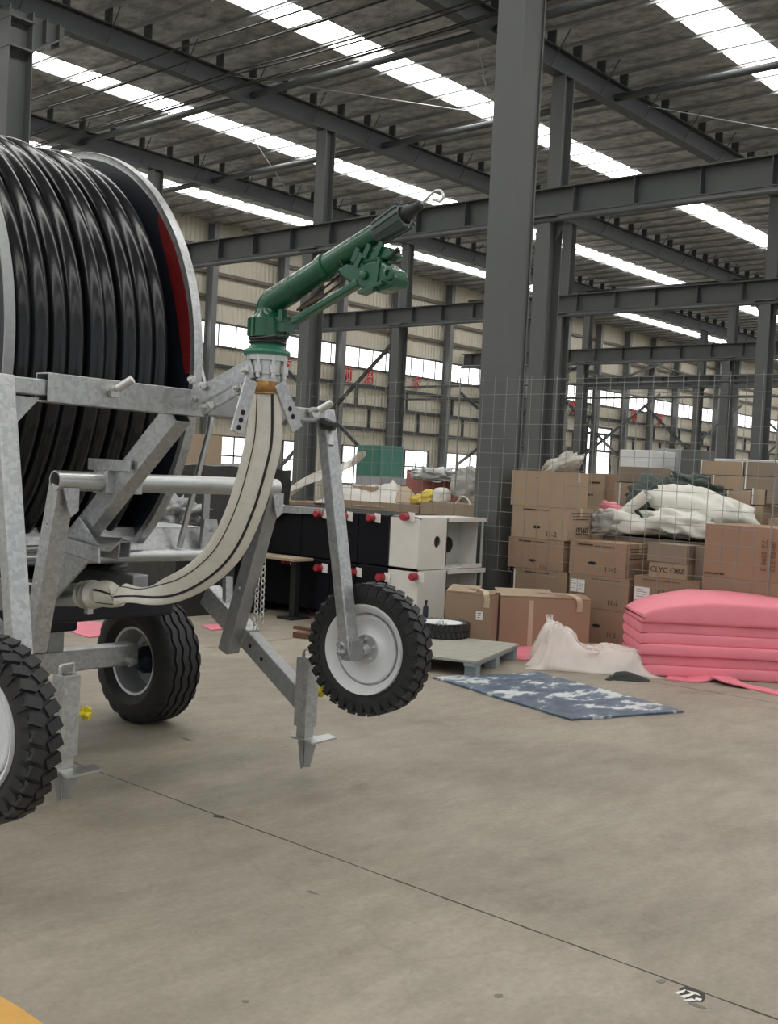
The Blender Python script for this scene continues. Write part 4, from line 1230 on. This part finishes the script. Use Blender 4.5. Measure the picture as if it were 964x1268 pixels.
a1 = at(606, 790, Z_, 0); 
front_carton('open brown carton beside the white cabinets', at(549, 797, Z_, 0), at(608, 803, Z_, 0), .30, .50, 2, card1, True)

# ---- wire mesh fence (welded grid) in front of the stacks
fen = empty('wire_mesh_fence', (XFENCE, 7.0, 0), 'tall welded wire mesh fence standing in front of the carton stacks', 'fence')
fy0, fy1, fz0, fz1 = 3.93, 10.6, .64, 2.69
mb = MB(); y = fy0
while y <= fy1+.01:
    mb.box((XFENCE, y, (fz0+fz1)/2), (.0042, .0042, fz1-fz0)); y += .155
z = fz0
while z <= fz1+.01:
    mb.box((XFENCE-.005, (fy0+fy1)/2, z), (.0042, fy1-fy0, .0042)); z += .155
wm = mb.build('wire_mesh', mat('mesh wire', (.26, .26, .24), .5, .5), fen)
for y in (fy0, 7.495, fy1):
    mb = MB(); mb.bar((XFENCE, y, 0), (XFENCE, y, fz1), .012, .012, (1, 0, 0)); mb.build('post', wm.data.materials[0], fen)

# ---- stacked cabinets, long faces towards -X, open ends towards -Y
XC0, XC1 = 8.60, 9.66
ZL0, ZM, ZT = .10, .655, 1.185
CAPS_U = [(463, 641), (429, 639), (398, 636), (345, 629)]; CAPS_L = [(475, 714.5), (440, 708), (398, 703), (358, 694), (310, 690)]
def caps_in(L, a, b): return [q for q in L if a+.0 <= at(q[0], q[1], X_, XC0).y-.02 < b]
def cabinet(label, y0, y1, z0, z1, white, caps, group, open_end=False, hole=True):
    root = empty('steel_cabinet', ((XC0+XC1)/2, (y0+y1)/2, z0), label, 'cabinet', group)
    m = whitem if white else blackfilm; g = .004
    mb = MB(); t = .012
    if open_end:
        mb.box((XC0+t/2, (y0+y1)/2, (z0+z1)/2), (t, y1-y0-g, z1-z0-g))                      # long face
        mb.box(((XC0+XC1)/2, (y0+y1)/2, z1-t/2-.002), (XC1-XC0, y1-y0-g, t)); mb.box(((XC0+XC1)/2, (y0+y1)/2, z0+t/2+.002), (XC1-XC0, y1-y0-g, t))
        mb.box(((XC0+XC1)/2, y1-t/2-.003, (z0+z1)/2), (XC1-XC0, t, z1-z0-g)); mb.box((XC1-t/2, (y0+y1)/2+.03, (z0+z1)/2), (t, y1-y0-.06, z1-z0-g))
        mb.build('body', m, root)
        # end panel with a round hole, beside the recess
        xa_, xb_ = XC0+.006, XC0+.46
        cxh, czh, rh = XC0+.30, z0+(z1-z0)*.53, (.052 if hole else .004)
        ring = []; rect = []
        N = 32
        for k in range(N):
            a = 2*PI*k/N; ca, sa = math.cos(a), math.sin(a)
            ring.append(V(cxh+rh*ca, y0, czh+rh*sa*1.15))
            tx = ((xb_-cxh) if ca > 0 else (cxh-xa_))/max(abs(ca), 1e-6); tz = ((z1-.004-czh) if sa > 0 else (czh-z0-.004))/max(abs(sa), 1e-6)
            q = min(tx, tz); rect.append(V(cxh+ca*q, y0, czh+sa*q))
        mb = MB(); off = V(0, .012, 0)
        mb.quadring([rect, ring, [p+off for p in ring], [p+off for p in rect], rect], cap=False)
        mb.prism([V(xb_-.012, y0, z0+.004), V(xb_, y0, z0+.004), V(xb_, y0, z1-.004), V(xb_-.012, y0, z1-.004)], (0, .30, 0))
        mb.box(((xa_+xb_)/2, y0+.13, (z0+z1)/2), (xb_-xa_-.05, .01, z1-z0-.04))
        mb.build('end_panel', m, root)
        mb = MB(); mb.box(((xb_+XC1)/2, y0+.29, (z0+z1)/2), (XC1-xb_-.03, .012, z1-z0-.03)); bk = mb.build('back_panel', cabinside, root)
        mb = MB(); mb.lathe_dir((XC1-.22, y0+.283, z0+(z1-z0)*.42), (0, -1, 0), [(0, .085), (.002, .085)], 24); mb.build('hole', holem, bk)
        mb = MB(); mb.box(((xb_+XC1)/2+.03, y0-.006, z1-.024), (XC1-xb_+.05, .014, .048)); split(mb.build('end_lip', m, root, bevel=.003))
        mb = MB(); mb.box((XC1-.17, y0-.006, z0+.022), (.34, .014, .042)); mb.build('end_lip', m, root, bevel=.003)
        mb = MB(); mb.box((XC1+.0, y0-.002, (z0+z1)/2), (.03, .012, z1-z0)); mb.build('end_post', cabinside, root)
    else:
        mb.box(((XC0+XC1)/2, (y0+y1)/2, (z0+z1)/2), (XC1-XC0, y1-y0-g, z1-z0-g)); mb.build('body', m, root, bevel=.012)
    for (px, py) in caps:
        P = at(px, py, X_, XC0)
        mb = MB(); mb.lathe_dir(P+V(.01, 0, 0), (-1, -.12, 0), [(0, .034), (.05, .038), (.10, .040), (.115, .032), (.118, 0)], 18); c_ = lab(mb.build('end_cap', redcap, root, smooth=40), 'red plastic protective cap')
        mb = MB(); mb.prism([P+V(-.012, -.03, -.045), P+V(-.012, -.10, -.05), P+V(-.012, -.10, .045), P+V(-.012, -.02, .05)], (.006, 0, 0)); mb.build('paper_tag', stickm, c_)
    return root
cabinet('white steel cabinet with a round hole and open end, upper of the two', 7.04, 7.43, ZM, ZT, True, [(505, 640)], 'white cabinets at the end of the row', True)
cabinet('white steel cabinet under the other white one, standing low by the tyre', 7.02, 7.43, ZL0, ZM-.003, True, [(516, 714)], 'white cabinets at the end of the row', True, False)
by = [7.43, 7.86, 8.24, 8.70, 9.16, 9.62]
capsU = {0: [(463, 641)], 2: [(429, 639)], 3: [(398, 636)], 4: [(345, 629)]}
capsL = {0: [(475, 714.5)], 1: [], 2: [(440, 708)], 3: [(398, 703)], 4: [(358, 694)], 5: [(310, 690)]}
nth = ['next to the white cabinets', 'second from the white cabinets', 'third from the white cabinets', 'fourth from the white cabinets', 'at the far end of the row']
for i, (a, b) in enumerate(zip(by[:-1], by[1:])):
    cabinet('black wrapped cabinet in the upper tier, '+nth[i], a, b, ZM, ZT-.004, False, caps_in(CAPS_U, a, b), 'black wrapped cabinets')
    cabinet('black wrapped cabinet in the lower tier, '+nth[i], a, b, ZL0, ZM-.003, False, caps_in(CAPS_L, a, b), 'black wrapped cabinets')
# skids under the row
for k, y in enumerate((7.2, 8.3, 9.4)):
    mb = MB(); mb.bar((XC0+.02, y, .05), (XC1-.02, y, .05), .12, .098); tag(mb.build('timber_skid', darkm), ['dark skid beam under the white cabinets', 'dark skid beam under the middle of the black cabinets', 'dark skid beam under the far black cabinets'][k], 'skid')
mb = MB(); a, b = at(330, 638, X_, 8.55), at(398, 640, X_, 8.55)
mb.prism([V(8.55, b.y, ZT+.0), V(8.55, a.y, ZT+.0), V(8.55, a.y, ZT-.075), V(8.55, a.y-.14, ZT-.16), V(8.55, a.y-.24, ZT-.07), V(8.55, b.y, ZT-.055)], (.012, 0, 0))
mb.box((8.60, (a.y+b.y)/2, ZT+.006), (.11, a.y-b.y, .010)); tag(mb.build('mounting_rail', galv, None), 'galvanised rail with a bracket lying along the black cabinets top edge', 'rail')
mb = MB(); a, b = at(300, 700, X_, 8.35), at(372, 700, X_, 8.35)
mb.box((8.40, (a.y+b.y)/2, .64), (.30, a.y-b.y, .03)); pl_ = mb.build('plank', card4, None, bevel=.004); tag(pl_, 'pale plank on trestle in front of the black cabinets', 'plank')
mb = MB(); 
for y, lb in ((a.y-.12, 'black trestle post under the far end of the pale plank'), (b.y+.12, 'black trestle post under the near end of the pale plank')):
    mb = MB(); mb.bar((8.40, y, .0), (8.40, y, .623), .08, .06, (1, 0, 0)); mb.box((8.40, y, .012), (.28, .22, .024)); tag(mb.build('trestle', darkm), lb, 'trestle')

# ---- back left goods
def bulk(label, px0, px1, ytop, X, D, m, name='cardboard_box', cat='box'):
    pm = (px0+px1)/2; ya_, yb_ = fy(px0, ytop+10, X), fy(px1, ytop+10, X)
    return carton(label, ya_, yb_, 0, fz(pm, ytop, X), X, D, m, tape=False, group='bulk cartons behind the black cabinets', name=name)
bulk('low wide tan carton behind the white cabinets', 520, 590, 623, 10.27, .7, card4)
bulk('low wide tan carton behind the black cabinets', 424, 519, 622, 10.3, .7, card2)
bulk('low brown carton at the left behind the black cabinets', 336, 423, 622, 10.35, .7, card5)
P = pp(450, 612, 10.75)
oc = carton('open tan carton with a raised flap behind the black cabinets', fy(430, 610, 10.6), fy(466, 610, 10.6), fz(450, 622, 10.6), fz(450, 602, 10.6), 10.6, .6, card2, tape=False, group='bulk cartons behind the black cabinets')
mb = MB(); mb.prism([pp(465, 602, 10.7), pp(492, 622, 10.5), pp(522, 622, 10.6), pp(505, 603, 10.9)], (0, 0, .006)); mb.build('raised_flap', card4, oc)
blob('yellow_sack', pp(532, 617, 10.55), (.14, .24, .09), yellowbag, 'yellow sack lying on the tan carton behind the white cabinets', 'sack', (-.2, 0, 0), .35, 2.5, 12)
blob('white_sack', pp(547, 615, 10.5), (.1, .11, .11), sackm, 'small round white sack beside the yellow sack', 'sack', (0, 0, 0), .12, 2.5, 13)
blob('woven_sack', pp(583, 604, 10.75), (.18, .24, .24), sackgrey, 'grey sack leaning beside the big grey column', 'sack', (.2, 0, 0), .4, 2.5, 14)
mb = MB(); mb.tube(bend([pp(563, 637, 10.3), pp(564, 624, 10.3), pp(574, 613, 10.3), pp(583, 622, 10.3), pp(583, 637, 10.3)], .08, 6), .011, 8); tag(mb.build('bent_wire', whitem, None, smooth=50), 'white bent wire hoop standing on the tan carton', 'wire hoop')
bulk('faded red crate behind the yellow sack', 503, 592, 583, 13.0, .9, redbox, 'storage_crate')
bulk('faded red crate at the left of the taller one', 470, 502, 600, 13.2, .9, redbox, 'storage_crate')
bulk('grey crate between the red crates and the film heap', 440, 469, 590, 13.4, .9, greypanel, 'storage_crate')
mb = MB()
gx = 18.5; ya_, yb_ = fy(442, 560, gx), fy(472, 560, gx); zt1 = fz(460, 551, gx)
gr_ = empty('steel_locker', (gx+.4, (ya_+yb_)/2, 0), 'green steel locker far behind the black cabinets', 'locker')
mb.box((gx+.4, (ya_+yb_)/2, zt1/2), (.8, ya_-yb_, zt1)); mb.build('body', greenbox, gr_, bevel=.02)
mb = MB(); mb.box((gx-.01, (ya_+yb_)/2+.02, zt1*.52), (.02, (ya_-yb_)*.9, zt1*.88)); d_ = mb.build('door', greenbox, gr_, bevel=.008)
mb = MB(); mb.box((gx-.035, yb_+.14, zt1*.5), (.03, .03, .16)); mb.build('handle', darkm, d_)
tree_ = blob('tinsel_heap', pp(540, 590, 12.8), (.2, .42, .12), galv, 'heap of shiny metal swarf on the red crates', 'metal swarf', (0, 0, 0), .6, 3.4, 15)
# film heap and long film ramp
def heightfield(name, P00, P10, P11, P01, hfun, m, label, cat, nu=44, nv=20, th=None, base=0):
    P00, P10, P11, P01 = map(Vector, (P00, P10, P11, P01))
    bm = bmesh.new(); G = []
    for j in range(nv+1):
        row = []
        for i in range(nu+1):
            u, v = i/nu, j/nv
            p = P00*(1-u)*(1-v)+P10*u*(1-v)+P11*u*v+P01*(1-u)*v
            dx, dy, h = hfun(u, v)
            row.append(bm.verts.new(p+V(dx, dy, h)))
        G.append(row)
    for j in range(nv):
        for i in range(nu): bm.faces.new((G[j][i], G[j][i+1], G[j+1][i+1], G[j+1][i]))
    for f in bm.faces: f.smooth = True
    bmesh.ops.recalc_face_normals(bm, faces=bm.faces)
    me = bpy.data.meshes.new(name); org = (P00+P11)/2
    for v in bm.verts: v.co -= org
    bm.to_mesh(me); bm.free(); me.materials.append(m)
    o = bpy.data.objects.new(name, me); o.location = org; COL.objects.link(o)
    s = o.modifiers.new('solid', 'SOLIDIFY'); s.thickness = th or .004
    return tag(o, label, cat)
def crease(u, v, f, s):
    q = V(u*f, v*f, s); return abs(noise.noise(q))*.6+abs(noise.noise(q*2.3))*.4
def hf(amp, f, s, peaks, jit=.03):
    def g(u, v):
        e = min(1, 7*min(u, 1-u))*min(1, 5*min(v, 1-v))
        h = sum(a*math.exp(-((u-pu)/su)**2-((v-pv)/sv)**2) for a, pu, pv, su, sv in peaks)
        c = .6*crease(u, v, f, s)+.4*crease(u+.3, v*.5, f*2.6, s+3)
        return (jit*noise.noise(V(u*6, v*6, s+9)), jit*noise.noise(V(u*6, v*6, s+4)), max(.003, e*(h*(1.25-1.1*c)+amp*c)))
    return g
zc = fz(380, 622, 10.35)+.01
heightfield('plastic_film', (10.3, 10.25, zc), (10.3, 8.75, zc), (11.2, 9.2, zc), (11.2, 10.9, zc), hf(.07, 5, 2, [(.22, .35, .5, .25, .5), (.28, .8, .6, .25, .4)]), film2, 'heap of cloudy plastic film on the cartons behind the black cabinets', 'plastic film')
A_, B_ = pp(345, 615, 10.6), pp(441, 562, 10.9)
mb = MB(); cpp = catmull([A_, pp(370, 596, 10.6), pp(400, 582, 10.7), pp(425, 575, 10.8), B_], 6)
mb.quadring([[p+V(0, 0, -.02-.10*math.sin(PI*i/(len(cpp)-1))), p+V(.05, .0, .03), p+V(.3, .1, .05), p+V(.3, .1, -.02)] for i, p in enumerate(cpp)])
tag(mb.build('film_sheet', film2, None, smooth=60), 'long cloudy film strip rising over the cartons behind the gun cart leg', 'plastic film')
# black wrapped bale behind the reel
bw = MB(); n = 20
blk = empty('wrapped_pallet_load', (9.2, 10.9, 0), 'pallet load wrapped in black stretch film behind the hose reel', 'pallet load')
bm = bw.bm
bmesh.ops.create_cube(bm, size=1); bmesh.ops.subdivide_edges(bm, edges=bm.edges, cuts=14, use_grid_fill=True)
for v in bm.verts:
    p = V(8.85+.42*(v.co.x*2), 10.62+1.05*(v.co.y*2), .86+.74*(v.co.z*2))
    w_ = crease(p.y*1.2, p.z*1.2+p.x, 2.2, 3)
    nrm = V(v.co.x, v.co.y, v.co.z*.6).normalized(); p += nrm*(.07*w_-.03)
    if v.co.z > .45: p.z += .06*noise.noise(V(p.x*2, p.y*2, 1))
    v.co = p
bw.build('film_wrap', blackwrap, blk, smooth=60)
mb = MB()
for y in (9.8, 10.6, 11.4): mb.box((8.86, y, .05), (.8, .1, .1))
mb.box((8.86, 10.62, .108), (.84, 2.0, .02)); mb.build('pallet', woodm, blk)
# cartons + clutter visible under the guard rail
WT = pp(215, 640, 7.6)
carton('black crate carrying the wire tangle behind the guard rail', WT.y+.5, WT.y-.45, 0, WT.z-.10, 7.3, .6, blackwrap, tape=False, group='bulk cartons behind the black cabinets')
blob('wire_tangle', WT, (.25, .4, .22), galv_dull, 'tangle of thin galvanised wire behind the guard rail', 'wire', (0, 0, 0), .7, 3.6, 17)
carton('pale carton behind the hose drum and guard rail', fy(190, 552, 10.9), fy(232, 552, 10.9), 0, fz(212, 536, 10.9), 10.9, .7, card4, tape=False, group='bulk cartons behind the black cabinets')

# far goods under the end wall
def panel(label, px0, px1, y0, X, D, m, name, cat):
    a, b = fy(px0, y0, X), fy(px1, y0, X); z = fz((px0+px1)/2, y0, X)
    r = empty(name, (X+D/2, (a+b)/2, 0), label, cat)
    mb = MB(); mb.box((X+D/2, (a+b)/2, z/2), (D, a-b, z)); mb.build('body', m, r, bevel=.02)
    mb = MB(); mb.box((X-.015, (a+b)/2, z*.55), (.03, (a-b)*.8, z*.7)); mb.build('door', m, r, bevel=.01)
panel('white machine cabinet far behind beside the loading door', 768, 808, 557, 24.0, 1.2, whitepanel, 'machine_cabinet', 'cabinet')
panel('pale tall cabinet far behind the white sacks', 812, 838, 556, 25.4, .7, greypanel, 'machine_cabinet', 'cabinet')
panel('grey tall cabinet far behind the strapped cartons', 844, 868, 557, 24.5, .8, steelbig, 'machine_cabinet', 'cabinet')
mb = MB(); mb.bar((26.0, fy(880, 567, 26), 0), (26, fy(880, 567, 26), fz(880, 567, 26)), .1, 4.4, (0, 1, 0)); mb.bm.free()
o = panel('long white partition far behind the strapped cartons', 872, 990, 569, 26.5, .15, whitepanel, 'site_partition', 'partition')
mb = MB(); px_ = 747; P0 = at(747, 587, Y_, 27.5)
mb.tube([V(P0.x+.8*math.cos(a), 27.5, .82+.78*math.sin(a)) for a in [2*PI*k/24 for k in range(24)]], .13, 8, closed=True)
tag(mb.build('cable_drum_ring', darkm, None, smooth=50), 'dark round ring standing in the bright loading door', 'ring')

# ---- floor: blue board, pallet, spare wheel, foam, film
zb_ = .016
P1 = [at(537, 838, Z_, zb_), at(707, 890, Z_, zb_), at(848, 880, Z_, zb_)]
P1.append(P1[0]+(P1[2]-P1[1])*1.0)
mb = MB(); cc = sum(P1, V(0, 0, 0))/4
n1, n2 = 14, 9; top = []
def bq(u, v): return P1[0]*(1-u)*(1-v)+P1[1]*u*(1-v)+P1[2]*u*v+P1[3]*(1-u)*v
edge = [bq(i/n1, 0) for i in range(n1)]+[bq(1, j/n2) for j in range(n2)]+[bq(1-i/n1, 1) for i in range(n1)]+[bq(0, 1-j/n2) for j in range(n2)]
edge = [p+V(random.uniform(-.006, .006), random.uniform(-.006, .006), 0) for p in edge]
mb.quadring([[V(p.x, p.y, .002) for p in edge], [V(p.x, p.y, zb_) for p in edge]])
tag(mb.build('painted_board', boardm, None, origin=(cc.x, cc.y, 0)), 'blue painted board with scraped white streaks flat on the floor', 'board')
pal = empty('wooden_pallet', (7.5, 6.0, 0), 'weathered grey wooden pallet carrying the spare wheel', 'pallet')
zp_ = .135
a, b = at(590, 819, Z_, zp_), at(644, 797, Z_, zp_)
u_ = (b-a).normalized(); v_ = V(-u_.y, u_.x, 0)
if v_.dot(V(-.6, .75, 0)) < 0: v_ = -v_
Lu, Lv = (b-a).length, 1.12
for k in range(6):
    w_ = Lu/6; q = a+u_*(w_*(k+.5))
    mb = MB(); mb.bar(q+V(0, 0, -.011), q+v_*Lv+V(0, 0, -.011), w_-.004, .022); mb.build('deck_board', woodm, pal, bevel=.003)
for k in range(3):
    q = a+v_*(.06+(Lv-.12)*k/2)
    mb = MB(); mb.bar(q+V(0, 0, -.036), q+u_*Lu+V(0, 0, -.036), .09, .026); mb.build('stringer_board', woodedge, pal)
    for j in (.08, .5, .92):
        mb = MB(); c_ = q+u_*Lu*j; mb.box((c_.x, c_.y, .043), (.10, .10, .084), Matrix.Rotation(math.atan2(u_.y, u_.x), 3, 'Z')); mb.build('block', woodedge, pal)
# spare wheel lying flat
sp = at(546, 778, Z_, .20)
sw = empty('spare_wheel', (sp.x, sp.y, .20), 'spare tyred wheel lying flat on the wooden pallet', 'wheel')
cart_wheel(sw, V(sp.x, sp.y, .20), R=.27, W=.12)
sw.rotation_euler = (0, PI/2, .3)
mb = MB(); q = at(527, 764, Z_, .27); mb.lathe([(.27, .0), (.27, .026), (.36, .026), (.385, .012), (.41, .012), (.41, 0)], (q.x, q.y, 0), 2, 16); b_ = empty('spray_bottle', (q.x, q.y, .27), 'small dark blue bottle standing on the spare wheel', 'bottle'); mb.build('body', hubm, b_, smooth=40)
mb = MB(); mb.lathe([(.408, .0), (.408, .015), (.43, .015), (.43, 0)], (q.x, q.y, 0), 2, 16); mb.build('cap', darkm, b_, smooth=40)

# pink foam: folded sheets in a pile
fa, fb = at(793, 838, Z_, 0), at(964, 847, Z_, 0)
fd = (fb-fa).normalized(); fn = V(-fd.y, fd.x, 0)
if fn.dot(fa) < 0: fn = -fn
fL, fD = 2.3, .80
LAY = 6; Hs = [.095]*5+[.13]
z = .0
names = ['lowest', 'second lowest', 'third from the floor', 'fourth from the floor', 'second from the top', 'topmost domed']
for i in range(LAY):
    h = Hs[i]; ins = (.02*math.sin(i*2.2)); r = h/2
    mb = MB(); rings = []; nL = 30
    for k in range(nL+1):
        t = k/nL; s = t*fL
        endk = math.sqrt(max(0.02, 1-max(0, (.06-s)/.06)**2)) if s < .06 else 1; endk = .6+.4*endk
        dome = (.105*min(1, s/.55)**1.2*(1-.5*max(0, s-.9)) if i == 5 else 0)-(.05*max(0, 1-s/.25) if i == 5 else 0)
        wob = .010*noise.noise(V(s*2.4, i*3.3, 0))
        ring = []
        sec = []
        nr = 7
        for q in range(nr+1):
            a_ = -PI/2+PI*q/nr; sec.append((-r*.30*math.cos(a_)**.6*endk, r*math.sin(a_)))
        sec = [(x_-0, z_) for x_, z_ in sec]
        back = [(fD-.06, r), (fD, r*.3), (fD, -r*.3), (fD-.06, -r)]
        mid = [(fD*.3, r), (fD*.6, r)]
        for (dx, dz) in sec+mid+back:
            up_ = dz+r
            hump = dome*(.55+.45*min(1, max(0, dx+.06)/.35)) if dz > 0 else 0
            p = fa+fd*s+fn*(dx+.05+ins+wob)
            ring.append(V(p.x, p.y, z+up_*endk**.5+hump+.004))
        rings.append(ring)
    mb.quadring(rings)
    tag(mb.build('foam_sheet', pinkm, None, smooth=50, origin=(fa.x, fa.y, z)), 'pink foam sheet folded in the pile, '+names[i], 'foam sheet', 'pink foam sheets in a pile')
    z += h-.004
# trailing foam strip on the floor
def ribbon(pl, w0, m, label, name, cat, th=.012):
    cp_ = catmull([at(x, y, Z_, zz)+V(0, 0, 0) for x, y, zz in pl], 8); mb = MB(); rg = []
    for i, p in enumerate(cp_):
        d = (cp_[min(i+1, len(cp_)-1)]-cp_[max(i-1, 0)]); d.z = 0; d.normalize(); s = V(-d.y, d.x, 0); wv = w0(i/(len(cp_)-1))
        zz = max(p.z, .002)
        rg.append([V(p.x, p.y, zz)-s*wv, V(p.x, p.y, zz)+s*wv, V(p.x, p.y, zz+th)+s*wv, V(p.x, p.y, zz+th)-s*wv])
    mb.quadring(rg); return tag(mb.build(name, m, None, smooth=40), label, cat)
ribbon([(826, 840, 0), (855, 843, .0), (885, 838, .03), (908, 845, .03), (935, 853, 0), (975, 862, 0)], lambda t: .10-.03*t, pinkm, 'loose pink foam strip trailing on the floor from the pile', 'foam_strip', 'foam strip')
def floor_poly(px, m, label, name, cat, th=.008):
    mb = MB(); mb.prism([at(x, y, Z_, .002) for x, y in px], (0, 0, th)); return tag(mb.build(name, m), label, cat)
floor_poly([(596, 812), (640, 800), (735, 797), (800, 806), (810, 822), (760, 818), (700, 812), (650, 818)], pinkfloor, 'flat pink foam offcut on the floor by the open carton', 'foam_offcut', 'foam offcut')
floor_poly([(48, 770), (72, 766), (128, 772), (150, 786), (110, 790)], pinkfloor, 'flat pink foam offcut on the floor behind the near gun cart leg', 'foam_offcut', 'foam offcut')
floor_poly([(380, 752), (420, 757), (430, 764), (385, 760)], pinkfloor, 'narrow pink foam offcut on the floor behind the right gun cart leg', 'foam_offcut', 'foam offcut')
floor_poly([(250, 775), (275, 773), (286, 778), (262, 781)], pinkfloor, 'small pink foam offcut on the floor right of the rear tyre', 'foam_offcut', 'foam offcut')
mb = MB(); a, b = at(366, 785, Z_, .03), at(408, 790, Z_, .03); mb.bar(a, b, .10, .05); mb.bar(a+V(.1, .1, .045), b+V(.0, .16, .045), .07, .03); tag(mb.build('timber_offcut', mat('reddish timber', (.12, .055, .03), .8), None), 'reddish timber offcuts on the floor behind the raised wheel', 'timber')
# crumpled clear film with a dark rag
q00, q10, q11, q01 = at(650, 828, Z_, .002), at(826, 841, Z_, .002), at(790, 828, Z_, .002), at(660, 809, Z_, .002)
heightfield('plastic_film', q00, q10, q11, q01, hf(.10, 6, 5, [(.25, .13, .5, .12, .9), (.22, .27, .5, .12, .9), (.13, .45, .5, .16, .9), (.15, .66, .5, .13, .9), (.15, .84, .5, .12, .9)], .07), film, 'crumpled clear plastic film on the floor before the open carton', 'plastic film', 80, 34, .003)
heightfield('rag', at(750, 842, Z_, .001), at(806, 845, Z_, .001), at(800, 838, Z_, .001), at(756, 836, Z_, .001), hf(.04, 5, 7, [(.05, .4, .5, .35, .4)], .03), ragm, 'dark rag on the floor beside the crumpled clear film', 'rag', 26, 14)
# yellow painted line at the near corner and floor marks
mb = MB(); mb.prism([at(-6, 1230, Z_, .0008), at(22, 1246, Z_, .0008), at(60, 1272, Z_, .0008), at(48, 1330, Z_, .0008), at(-40, 1330, Z_, .0008), at(-60, 1215, Z_, .0008)], (0, 0, .0006)); tag(mb.build('floor_marking', paintyellow), 'yellow painted floor marking at the near corner', 'floor marking', kind='structure')
def stain(pts, m, label, cat='stain'):
    mb = MB(); mb.prism([at(x, y, Z_, .0007) for x, y in pts], (0, 0, .0008)); return tag(mb.build('floor_stain', m), label, cat)
def ell(cx, cy, a, b, n=14, j=.15, rot=0):
    o = []
    for k in range(n):
        t = 2*PI*k/n; r = 1+random.uniform(-j, j); x, y = a*r*math.cos(t), b*r*math.sin(t)
        o.append((cx+x*math.cos(rot)-y*math.sin(rot), cy+x*math.sin(rot)+y*math.cos(rot)))
    return o
white_s = mat('white paint splash', (.72, .72, .66), .6); black_s = mat('black grime', (.03, .028, .022), .7); grey_s = mat('grey grime', (.16, .15, .125), .7)
mb = MB(); g = empty('paint_splash', at(857, 1232, Z_, 0), 'small black and white paint splash beside the floor joint', 'paint splash')
mb.prism([at(x, y, Z_, .0007) for x, y in ell(858, 1232, 17, 8.5, 20, .12, .25)], (0, 0, .0006)); mb.build('grime', black_s, g)
for q in (((836, 1229), (850, 1225), (848, 1228), (840, 1231)), ((843, 1233), (862, 1229), (861, 1231), (848, 1236)), ((850, 1226), (864, 1229), (868, 1233), (858, 1230)), ((846, 1238), (858, 1236), (862, 1239), (852, 1240)), ((862, 1235), (870, 1237), (868, 1239), (861, 1238))):
    mb = MB(); mb.prism([at(x, y, Z_, .0015) for x, y in q], (0, 0, .0004)); mb.build('paint_streak', white_s, g)
stain([(852, 1241), (862, 1242), (873, 1247), (876, 1249), (866, 1248), (857, 1245)], grey_s, 'small grey pointed mark below the paint splash')
stain(ell(618, 1233, 6, 2.2), grey_s, 'small round dark mark left of the paint splash')
stain(ell(819, 1215, 6, 2.4, 14, .05), grey_s, 'small ring mark on the joint near the splash')
stain(ell(304, 1240, 5, 1.8), grey_s, 'small dark speck low on the concrete')
stain(ell(271, 1011, 8, 1.8, 12, .25, .12), black_s, 'dark chip at the floor joint below the anchor foot')
stain(ell(387, 1105, 8, 1.4, 12, .3, .3), grey_s, 'thin dark scuff on the concrete below the joint')
stain([(222, 912), (232, 914), (240, 918), (230, 917)], grey_s, 'thin dark scuff on the concrete below the rear tyre')
